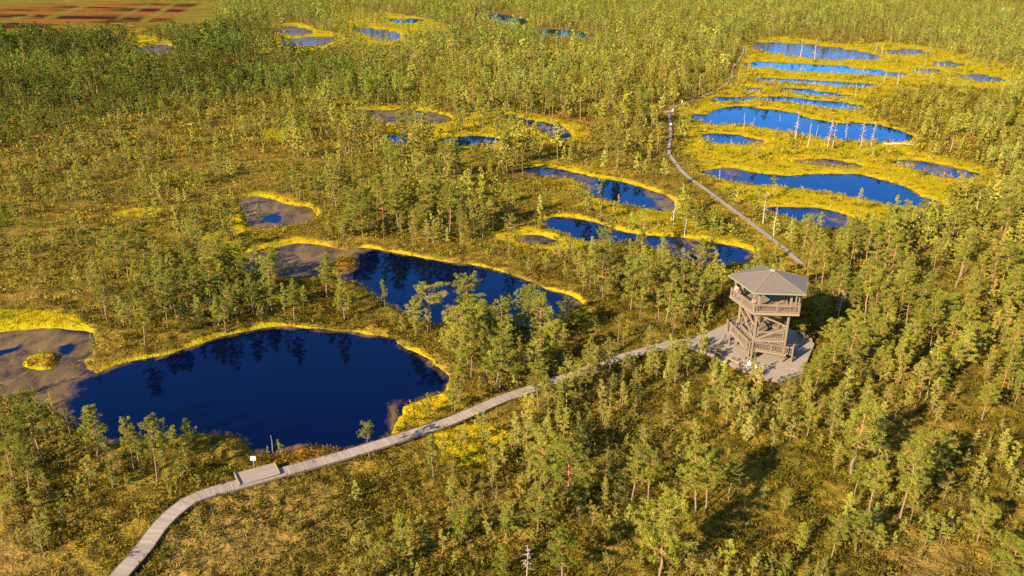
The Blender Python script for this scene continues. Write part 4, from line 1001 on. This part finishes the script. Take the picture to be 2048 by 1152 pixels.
for r0, r1, dens in ((44, 105, .62), (105, 170, .36), (170, 420, .28), (420, 1150, .13)):
    pts = scatter(r0, r1, dens)
    px = PX(np.column_stack([pts, np.zeros(len(pts))]))
    D = lookup(DENS, px) / 9; H = lookup(HGT, px)
    cl = fbm(pts[:, 0] / 9, pts[:, 1] / 9, 21, 2)
    zz = zones(pts)
    pr = D * (.12 + 1.75 * sst(.36, .64, cl)) * (1 - .85 * zz['peat']) * (1 - .6 * np.clip(zz['moss'], 0, 1)) * ~((px[:, 1] < 84 - .03 * px[:, 0]) & (px[:, 0] < 430)) * (1 - .6 * zz['straw']) * np.clip(6.5 / (H + 2), .55, 1.6) * (.95 if r0 < 100 else .85 if r0 < 170 else .66 if r0 < 400 else .85)
    occ = np.zeros(len(pts)); rad = np.hypot(pts[:, 0], pts[:, 1])
    for f in (.12, .25, .38, .5, .65, .8, 1.0):
        q = pts * (1 + f * H / CAMH)[:, None]; sq, _ = shore(q); occ = np.maximum(occ, (sq < 0) * 1.0); occ = np.maximum(occ, (np.minimum(dist_line(q, W2), dist_line(q, W3)) < 1.9) * 1.2)
        occ = np.maximum(occ, (sd_poly(q, DECK, 1) < 0) * (2.4 if r0 < 100 else 1)); occ = np.maximum(occ, (dist_line(q, W1) < .8) * ((px[:, 0] < 1040) * 2.2 + (px[:, 0] >= 1040) * .9))
    pr *= np.clip(1 - np.where(rad > 130, .86, .35) * occ, 0, 1)
    ok, sd, rim = cleared(pts)
    pr *= 1 - .30 * sst(1560, 1700, px[:, 0]) * sst(380, 460, px[:, 1]); pr *= 1 - .22 * (px[:, 1] < 130) * sst(600, 800, px[:, 0])
    pr *= np.where(sd < 2.2, .25 + .35 * (px[:, 1] > 560), 1)
    sel = ok & (rng.uniform(0, 1, len(pts)) < pr)
    hj = np.exp(rng.normal(-.14 if r0 > 100 else -.22, .42, len(pts)))
    for x, y, h0, j, s_, dk in zip(pts[sel, 0], pts[sel, 1], H[sel], hj[sel], sd[sel], zz['darkwood'][sel]):
        h = h0 * min(max(j, .35), 1.55) * (.75 if s_ < 2 else 1)
        h = min(max(h, 1.0), 11)
        if r0 < 400 and not free(x, y, (.25 + .115 * h) * (1 + .45 * dk)): continue
        u = rng.uniform()
        k = 'small' if h < 2.9 else ('bushy' if h < 5.0 else ('tall' if u < .44 else 'broad' if u < .56 else 'bushy' if u < .76 else 'sparse'))
        trees.append((x, y, h, k, None, rng.uniform(.72, 1.08) * (1 + (.30 * dk if r0 > 100 else 0)), rng.uniform(0, 6.28), False))
tx = np.array([t[:2] for t in trees]); th_ = np.array([t[2] for t in trees]); ished = np.array([t[7] for t in trees])
tsd, _ = shore(tx); tz = ground_z(tx[:, 0], tx[:, 1], tsd)
tz = np.maximum(tz, WZ - .1)
bpx = PX(np.column_stack([tx, tz])); tpx = PX(np.column_stack([tx, tz + th_ * .7]))
pixh = np.abs(PX(np.column_stack([tx, tz + th_]))[:, 1] - bpx[:, 1])
inside = (tpx[:, 0] > 6) & (tpx[:, 0] < PW - 6) & (tpx[:, 1] > 4) & (tpx[:, 1] < PH - 6)
order = sorted(np.nonzero(inside & ~ished)[0], key=lambda i: -pixh[i] * (1 + .25 * math.sin(i)))
single = list(np.nonzero(ished)[0]) + list(order[:300 - int(ished.sum())])
is_single = np.zeros(len(trees), bool); is_single[single] = True

# ------------------------------------------------------------------ individual pines
def tree_meshes(T, nm):
    q = T.bf; tm = new_mesh(nm + '_trunk', T.bv, q.ravel(), np.arange(len(q)) * 4, np.full(len(q), 4), [M_BARK], col=T.bc, smooth=True)
    n = len(T.lv); cm = None
    if n: cm = new_mesh(nm + '_crown', T.lv.reshape(-1, 3), np.arange(n * 3), np.arange(n) * 3, np.full(n, 3), [M_LEAF], col=T.lc)
    return tm, cm
PM = {k: [tree_meshes(T, f'pine_{k}') for T in PROTO[k][0]] for k in KIND}
REGION = [ # first match wins: (x0, y0, x1, y1, words)
 (0, 800, 470, 1000, 'on the shore under the near dark pond'), (470, 840, 860, 1000, 'around the small oblong deck'),
 (0, 1000, 420, 1200, 'left of the boardwalk start'), (420, 1000, 900, 1200, 'in the straw-coloured clearing'),
 (860, 780, 1250, 960, 'beside the yellow meadow by the boardwalk'), (900, 960, 1240, 1200, 'on the heath under the yellow meadow'),
 (1240, 790, 1560, 960, 'on the heath below the tower deck'), (1240, 960, 1560, 1200, 'in the bottom heath below the tower'),
 (1560, 790, 1820, 960, 'on the heath right of the deck'), (1560, 960, 1840, 1200, 'in the lower right stand'),
 (1820, 790, 2100, 960, 'on the right edge below tower height'), (1840, 960, 2100, 1200, 'in the lower right corner'),
 (780, 690, 1000, 800, 'in the grove right of the near pond'), (1000, 690, 1250, 800, 'in the grove above the middle boardwalk'),
 (1250, 660, 1500, 790, 'beside the boardwalk before the tower deck'), (1480, 690, 1625, 790, 'in front of the tower deck'),
 (1600, 640, 1800, 800, 'in the thicket right of the tower'), (1800, 640, 2100, 800, 'on the right edge level with the tower'),
 (780, 560, 960, 690, 'on the spit between the two dark ponds'), (960, 560, 1240, 690, 'at the lower bank of the middle pond'),
 (480, 540, 780, 660, 'between brown shallows and near pond'), (0, 540, 240, 800, 'left above the brown shallows'), (240, 540, 480, 760, 'in the wood above the near pond'),
 (1240, 540, 1470, 680, 'in the wood left of the tower'), (1580, 540, 1800, 640, 'in the wood behind the tower'), (1800, 520, 2100, 640, 'in the right wood above tower height'),
 (0, 430, 480, 560, 'on the left heath beside the lily pond'), (480, 430, 760, 560, 'near the lily pond and brown shallows'), (760, 430, 1080, 560, 'on the far bank of the middle pond'),
 (1080, 400, 1620, 560, 'around the long narrow pond'), (1600, 380, 2100, 560, 'in the wood below the blue ponds'),
 (520, 250, 1080, 440, 'in the tall central pine stand'), (0, 0, 2100, 260, 'in the far wood'), (0, 0, 2100, 1300, 'in the middle bog')]
WORDS = {'tall': 'tall bare-trunked pine', 'sparse': 'thin airy-crowned pine', 'broad': 'broad full-crowned pine', 'flat': 'old flat-topped pine', 'bushy': 'bushy low-branched pine', 'small': 'stunted little pine', 'forked': 'forked orange-trunked pine'}
ORD = ['', 'first', 'second', 'third', 'fourth', 'fifth', 'sixth', 'seventh', 'eighth', 'ninth', 'tenth', 'eleventh', 'twelfth', 'thirteenth', 'fourteenth', 'fifteenth', 'sixteenth', 'seventeenth', 'eighteenth', 'nineteenth', 'twentieth'] + ['twenty-' + o for o in ('first', 'second', 'third', 'fourth', 'fifth', 'sixth', 'seventh', 'eighth', 'ninth')] + ['thirtieth'] + ['thirty-' + o for o in ('first', 'second', 'third', 'fourth', 'fifth', 'sixth', 'seventh', 'eighth', 'ninth')]
buckets = {}
for i in single:
    x, y = bpx[i]; reg = next((r[4] for r in REGION if r[0] <= x < r[2] and r[1] <= y < r[3]), 'in the middle bog')
    buckets.setdefault((reg, trees[i][3]), []).append(i)
label_of = {}
for (reg, k), L in buckets.items():
    L.sort(key=lambda i: bpx[i][0])
    for n, i in enumerate(L): label_of[i] = f'{WORDS[k]} {reg}' if len(L) == 1 else f'{WORDS[k]}, {ORD[min(n + 1, len(ORD) - 1)]} from left {reg}'
nth = {}
for i in single:
    x, y, h, k, _, wf, rz, hero = trees[i]; nth[k] = nth.get(k, -1) + 1; p = nth[k] % len(PM[k])
    root = empty('pine_tree', (x, y, tz[i] - .03), rz); s = h / KIND[k][0]; root.scale = (s * wf, s * wf, s)
    tm, cm = PM[k][p]
    link('trunk', tm, root); link('crown', cm, root)
    tag(root, label_of[i], 'tree', 'pines standing on the bog')

# ------------------------------------------------------------------ the rest of the pine wood as one object
def merge(items, name, mats):
    """items: list of (Tree, x, y, z, scale, width, rz, value)"""
    bv, bf, bc, lv, lc = [], [], [], [], []; nb = 0
    for T, x, y, z, s, w, rz, val in items:
        c, sn = math.cos(rz), math.sin(rz); M = np.array([[c * s * w, sn * s * w, 0], [-sn * s * w, c * s * w, 0], [0, 0, s]])
        o = np.array([x, y, z])
        bv.append((T.bv @ M + o).astype(np.float32)); bf.append(T.bf + nb); nb += len(T.bv); bc.append(T.bc)
        lv.append((T.lv.reshape(-1, 3) @ M + o).astype(np.float32)); lc.append(T.lc * val)
    bv = np.concatenate(bv); bf = np.concatenate(bf); bc = np.concatenate(bc); lv = np.concatenate(lv); lc = np.concatenate(lc)
    n = len(lc); q = len(bf)
    co = np.concatenate([bv, lv]); loops = np.concatenate([bf.ravel(), np.arange(n * 3) + len(bv)])
    st = np.concatenate([np.arange(q) * 4, np.arange(n) * 3 + q * 4]); tot = np.concatenate([np.full(q, 4), np.full(n, 3)])
    return new_mesh(name, co, loops, st, tot, mats, mi=np.concatenate([np.zeros(q), np.ones(n)]), col=np.concatenate([bc, lc]))
dist = np.hypot(tx[:, 0], tx[:, 1]); items = []
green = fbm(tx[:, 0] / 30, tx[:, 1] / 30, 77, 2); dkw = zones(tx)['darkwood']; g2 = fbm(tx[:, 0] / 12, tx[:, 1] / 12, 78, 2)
for i, t in enumerate(trees):
    if is_single[i]: continue
    l = 1 if dist[i] < 150 else 2 if dist[i] < 380 else 3
    k = t[3]; P_ = PROTO[k][l]; T = P_[rng.integers(len(P_))]
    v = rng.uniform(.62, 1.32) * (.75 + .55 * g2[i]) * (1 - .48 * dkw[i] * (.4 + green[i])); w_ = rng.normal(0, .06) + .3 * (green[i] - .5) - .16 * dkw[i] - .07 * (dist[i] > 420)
    v *= .84 if dist[i] > 420 else 1
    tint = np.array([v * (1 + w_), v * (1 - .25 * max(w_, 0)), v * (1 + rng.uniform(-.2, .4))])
    items.append((T, t[0], t[1], tz[i] - .03, t[2] / KIND[k][0], t[5], t[6], tint))
o = link('pine_forest', merge(items, 'pine_forest', [M_BARK, M_LEAF])); tag(o, kind='stuff')
print('trees', len(trees), 'forest polys', len(o.data.polygons))

# ------------------------------------------------------------------ dead pines
def snag(seed, H, nb, spread=.8, grey=(.25, .20, .16)):
    R = np.random.default_rng(seed); T = Tree(); n = 7; zt = np.linspace(0, 1, n); w = np.cumsum(R.normal(0, .03, (n, 2)), 0) * H * .4; w[0] = 0
    ax = np.stack([w[:, 0], w[:, 1], zt * H - .3 * (zt == 0)], 1); g = np.array(grey); r0 = .012 * H + .035
    T.tube(ax, r0 * (1 - .82 * zt) + .012, 5, [g] * (n - 1)); L_ = Tree()
    for i in range(nb):
        z = H * (.25 + .73 * (i + .5) / nb); a = R.uniform(0, 6.28); L = spread * (1.15 - .75 * z / H) * R.uniform(.5, 1.15)
        p0 = np.array([np.interp(z, ax[:, 2], ax[:, k]) for k in range(3)]); d = np.array([math.cos(a), math.sin(a), R.uniform(-.25, .25)])
        p1 = p0 + d * L * .6; p2 = p1 + d * L * .4 + [0, 0, -.18 * L]
        L_.tube([p0, p1, p2], [.075, .055, .026], 3, [g] * 2)
        for j in range(3):
            q = p0 + (p2 - p0) * R.uniform(.4, .9); e = q + np.array([math.cos(a + R.choice([-1, 1]) * .9), math.sin(a + R.choice([-1, 1]) * .9), R.uniform(-.3, .2)]) * L * .35
            L_.tube([q, e], [.040, .020], 3, [g])
    return T.done(), L_.done()
SN = [snag(1, 7, 26, 1.15), snag(2, 7, 20, .9), snag(3, 7, 14, .7), snag(4, 7, 7, .45), snag(5, 7, 30, 1.25, (.20, .16, .13))]
def bark_mesh(T, nm): return new_mesh(nm, T.bv, T.bf.ravel(), np.arange(len(T.bf)) * 4, np.full(len(T.bf), 4), [M_BARK], col=T.bc, smooth=True)
SNM = [(bark_mesh(a, 'dead_trunk'), bark_mesh(b, 'dead_branches')) for a, b in SN]
SNAG = [ # (type, base x, base y, top y, label)
 (0,1590,278,224,'dead pine first from left of the tall ones before the big blue pond'),(2,1615,294,246,'thin dead pine second from left before the big blue pond'),(3,1633,268,243,'slim short dead pine on the bank of the big blue pond'),
 (0,1655,296,240,'white dead pine with drooping branches at the middle of the big blue pond'),(1,1664,294,242,'dead pine close to the right of the white drooping one'),(1,1691,273,242,'grey dead pine on the rim between the drooping and thick ones'),
 (4,1721,297,244,'thickest dead pine with many branches before the big blue pond'),(0,1742,293,243,'last tall dead pine at the right of the big blue pond'),(2,1486,257,226,'lone dead pine at the left end of the big blue pond'),
 (3,1505,249,230,'leaning bare pole at the left end of the big blue pond'),(3,1685,218,203,'short white pole on the slender pond above the big one'),(3,1606,214,196,'thin bare pole left of the slender pond end'),
 (2,1600,114,77,'tall dead pine first in front of the dark far pond'),(1,1629,121,77,'tall dead pine second in front of the dark far pond'),(3,1749,106,82,'bare leaning trunk left of the two at the dark far pond end'),
 (3,1764,106,84,'bare trunk right of the two at the dark far pond end'),(2,1792,179,140,'white dead pine among reeds right of the striped ponds'),(2,1769,165,140,'dead pine at the right end of the pale striped pond'),
 (2,1710,196,165,'dead pine at the tip of the thin striped pond'),(3,1734,233,215,'short dead stem right of the slender pond'),(3,1852,150,132,'small white dead stem by the far right ponds'),(3,2032,165,149,'small bare stem at the right frame edge'),
 (2,1870,282,251,'dead pine right of the big blue pond tip'),(3,1878,242,225,'short white stem among the right pines'),(0,1526,448,383,'tall branchy dead pine at the left of the pond nearest the tower'),
 (2,1548,472,411,'crooked dead pine in front of the pond nearest the tower'),(3,1581,472,430,'bent dead stem with hooked tip near the tower'),(2,1396,195,148,'white forked dead pine beside the far curving boardwalk'),
 (0,909,412,366,'white dead pine inside the tall central pine stand'),(0,1675,640,582,'bare white dead pine in the dark thicket behind the tower'),(4,1054,1154,1090,'grey lichen-covered dead pine at the lower frame edge'),
 (3,545,897,858,'thin dead sapling at the edge of the near dark pond'),(2,888,650,610,'dead stem beside the old flat-topped pine'),(2,1438,362,330,'pale dead stem by the lower blue pond left end'),
 (3,1660,416,396,'dead stem over the pond nearest the tower'),(2,1370,470,430,'pale dead stem on the bank of the long narrow pond'),(2,1348,455,395,'grey dead pine between boardwalk and long narrow pond'),
 (3,1560,240,222,'slim bare stem on the left rim of the big blue pond'),(2,1900,305,270,'dead pine behind the right oval pond'),(2,1955,420,380,'dead pine in the right wood under the oval pond'),
]
for n, (ty, bx, by, tyy, lab) in enumerate(SNAG):
    g, h = top_height((bx, by), tyy); sdv, _ = shore(g[None, :2]); z = max(float(ground_z(g[0:1], g[1:2], sdv)[0]), WZ - .2)
    root = empty('dead_tree', (g[0], g[1], z), n * 1.7); s = h / 7; root.scale = (s * 1.1, s * 1.1, s)
    if 'leaning' in lab: root.rotation_euler = (0.0, .22, 0)
    link('trunk', SNM[ty][0], root); link('branches', SNM[ty][1], root); tag(root, lab, 'dead tree', 'dead pines on the bog')
# fallen log
g = G(1797, 290); root = empty('fallen_log', (g[0], g[1], .12), -.1)
b = MB(); b.tube([(-4, 0, .1), (0, .3, .25), (4.5, -.2, .1)], [.2, .17, .07], 7, (.52, .46, .40)); b.build('trunk', M_BARK, root, True)
b = MB()
for q in (-2, 0, 1.4, 2.6): b.tube([(q, .2, .2), (q + .8, .9, .7)], [.06, .02], 4, (.5, .44, .38)); b.tube([(q, .1, .2), (q + .7, -.8, .4)], [.06, .02], 4, (.5, .44, .38))
b.build('branches', M_BARK, root, True); tag(root, 'pale fallen trunk lying at the right tip of the big blue pond', 'log')

# ------------------------------------------------------------------ ground cover: heather and dwarf shrubs, sedge tufts
def tufts(name, pts, size, cols, nleaf, upr, asp, R, lk=1.0, spread=.75):
    n = len(pts); sd, _ = shore(pts); z = ground_z(pts[:, 0], pts[:, 1], sd)
    N = n * nleaf; c = np.repeat(np.column_stack([pts, z]), nleaf, 0); s = np.repeat(size, nleaf)[:, None]
    d = R.normal(size=(N, 3)); d[:, 2] = np.abs(d[:, 2]) * upr + .15; d /= np.linalg.norm(d, axis=1)[:, None]
    o = c + d * s * R.uniform(.0, spread, (N, 1)) * [1, 1, .75] - [0, 0, .05]
    side = np.cross(d, R.normal(size=(N, 3))); side /= np.linalg.norm(side, axis=1)[:, None] + 1e-9
    L = s * R.uniform(.45, .95, (N, 1)) * lk; W_ = L * asp
    v = np.stack([o - side * W_, o + side * W_, o + d * L], 1).reshape(-1, 3)
    cc = np.repeat(cols, nleaf, 0) * R.uniform(.72, 1.25, (N, 1))
    me = new_mesh(name, v, np.arange(N * 3), np.arange(N) * 3, np.full(N, 3), [M_HEATH], col=cc); o = link(name, me); tag(o, kind='stuff'); return o
R = np.random.default_rng(5)
hp, hs, hc, gp_, gs, gc = [], [], [], [], [], []
PAL = np.array([(.090, .070, .010), (.142, .100, .011), (.050, .038, .008), (.20, .135, .016), (.105, .052, .012), (.112, .104, .012)])
for r0, r1, dn, sc in ((46, 80, 5.5, .9), (80, 130, 3.2, 1.0), (130, 220, 1.1, 1.4), (220, 400, .42, 2.5), (400, 620, .08, 3.2)):
    pts = scatter(r0, r1, dn, 36.5); ok, sd, rim = cleared(pts, .78 if r0 < 130 else .8); ok = ok | False
    z = zones(pts); ms = np.maximum(z['moss'], sst(.15, .8, rim * np.clip(-.15 + 2.1 * fbm(pts[:, 0] / 5, pts[:, 1] / 5, 71, 2), .22, 1.3))) * (1 - z['heath']); n1 = fbm(pts[:, 0] / 3.5, pts[:, 1] / 3.5, 31, 2)
    heath = ok & (R.uniform(size=len(pts)) < np.clip(1 - 1.15 * ms, 0, 1) * (1 - .75 * z['straw']) * (.40 + 1.2 * sst(.3, .62, n1)))
    p = pts[heath]; hp.append(p); hs.append(R.uniform(.28, .78, len(p)) * sc * (.7 + .6 * n1[heath]))
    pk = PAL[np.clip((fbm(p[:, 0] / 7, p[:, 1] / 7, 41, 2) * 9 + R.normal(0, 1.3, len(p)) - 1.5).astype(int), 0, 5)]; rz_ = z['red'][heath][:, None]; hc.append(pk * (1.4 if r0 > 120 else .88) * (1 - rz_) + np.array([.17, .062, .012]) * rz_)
    grass = ok & ~heath & (R.uniform(size=len(pts)) < .25 + .6 * np.maximum(ms, z['straw']))
    p = pts[grass]; gp_.append(p); gs.append(R.uniform(.22, .5, len(p)) * sc)
    m = ms[grass][:, None]; st = z['straw'][grass][:, None]; n2 = fbm(p[:, 0] / 4, p[:, 1] / 4, 51, 2)[:, None]
    yel = np.array([(.29, .20, .006), (.20, .195, .007), (.15, .155, .008), (.27, .15, .012), (.33, .225, .007)])[np.clip((n2[:, 0] * 5 + R.normal(0, 1.1, len(p))).astype(int), 0, 4)]
    base = np.array([.22, .155, .020]) * np.ones((len(p), 1)); stw = np.array([.185, .118, .036])
    c = base * (1 - m) + yel * m; c = c * (1 - st) + stw * st; gc.append(c)
# reeds right along the shorelines
for i, P_ in enumerate(PONDW[:24]):
    per = np.concatenate([P_, P_[:1]]); seg = np.linalg.norm(np.diff(per, axis=0), axis=1); Lp = seg.sum(); far = np.hypot(*P_.mean(0))
    n = int(Lp * np.clip(260 / far, .35, 5)); s = R.uniform(0, Lp, n); cum = np.concatenate([[0], np.cumsum(seg)]); k = np.clip(np.searchsorted(cum, s) - 1, 0, len(seg) - 1)
    p = per[k] + (per[k + 1] - per[k]) * ((s - cum[k]) / seg[k])[:, None] + R.normal(0, .45, (n, 2))
    sdv, _ = shore(p); p = p[(sdv > -.1) & (sdv < 2)]; p = p[R.uniform(size=len(p)) > zones(p)['heath']]; p = p[R.uniform(size=len(p)) < np.clip(-.3 + 2.2 * fbm(p[:, 0] / 5, p[:, 1] / 5, 71, 2), .12, 1)]
    gp_.append(p); gs.append(R.uniform(.25, .55, len(p)) * np.clip(far / 110, 1, 2)); n2 = fbm(p[:, 0] / 5, p[:, 1] / 5, 61, 2)[:, None]
    pick = np.array([(.225, .175, .006), (.175, .175, .007), (.125, .14, .008), (.22, .125, .012), (.27, .20, .007)])[np.clip((n2[:, 0] * 5 + R.normal(0, 1.1, len(p))).astype(int), 0, 4)]
    gc.append(pick)
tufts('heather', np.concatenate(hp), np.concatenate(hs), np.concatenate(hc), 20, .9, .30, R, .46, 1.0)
tufts('sedge_grass', np.concatenate(gp_), np.concatenate(gs), np.concatenate(gc), 9, 2.2, .10, R)
print('heather', sum(map(len, hp)), 'sedge', sum(map(len, gp_)))
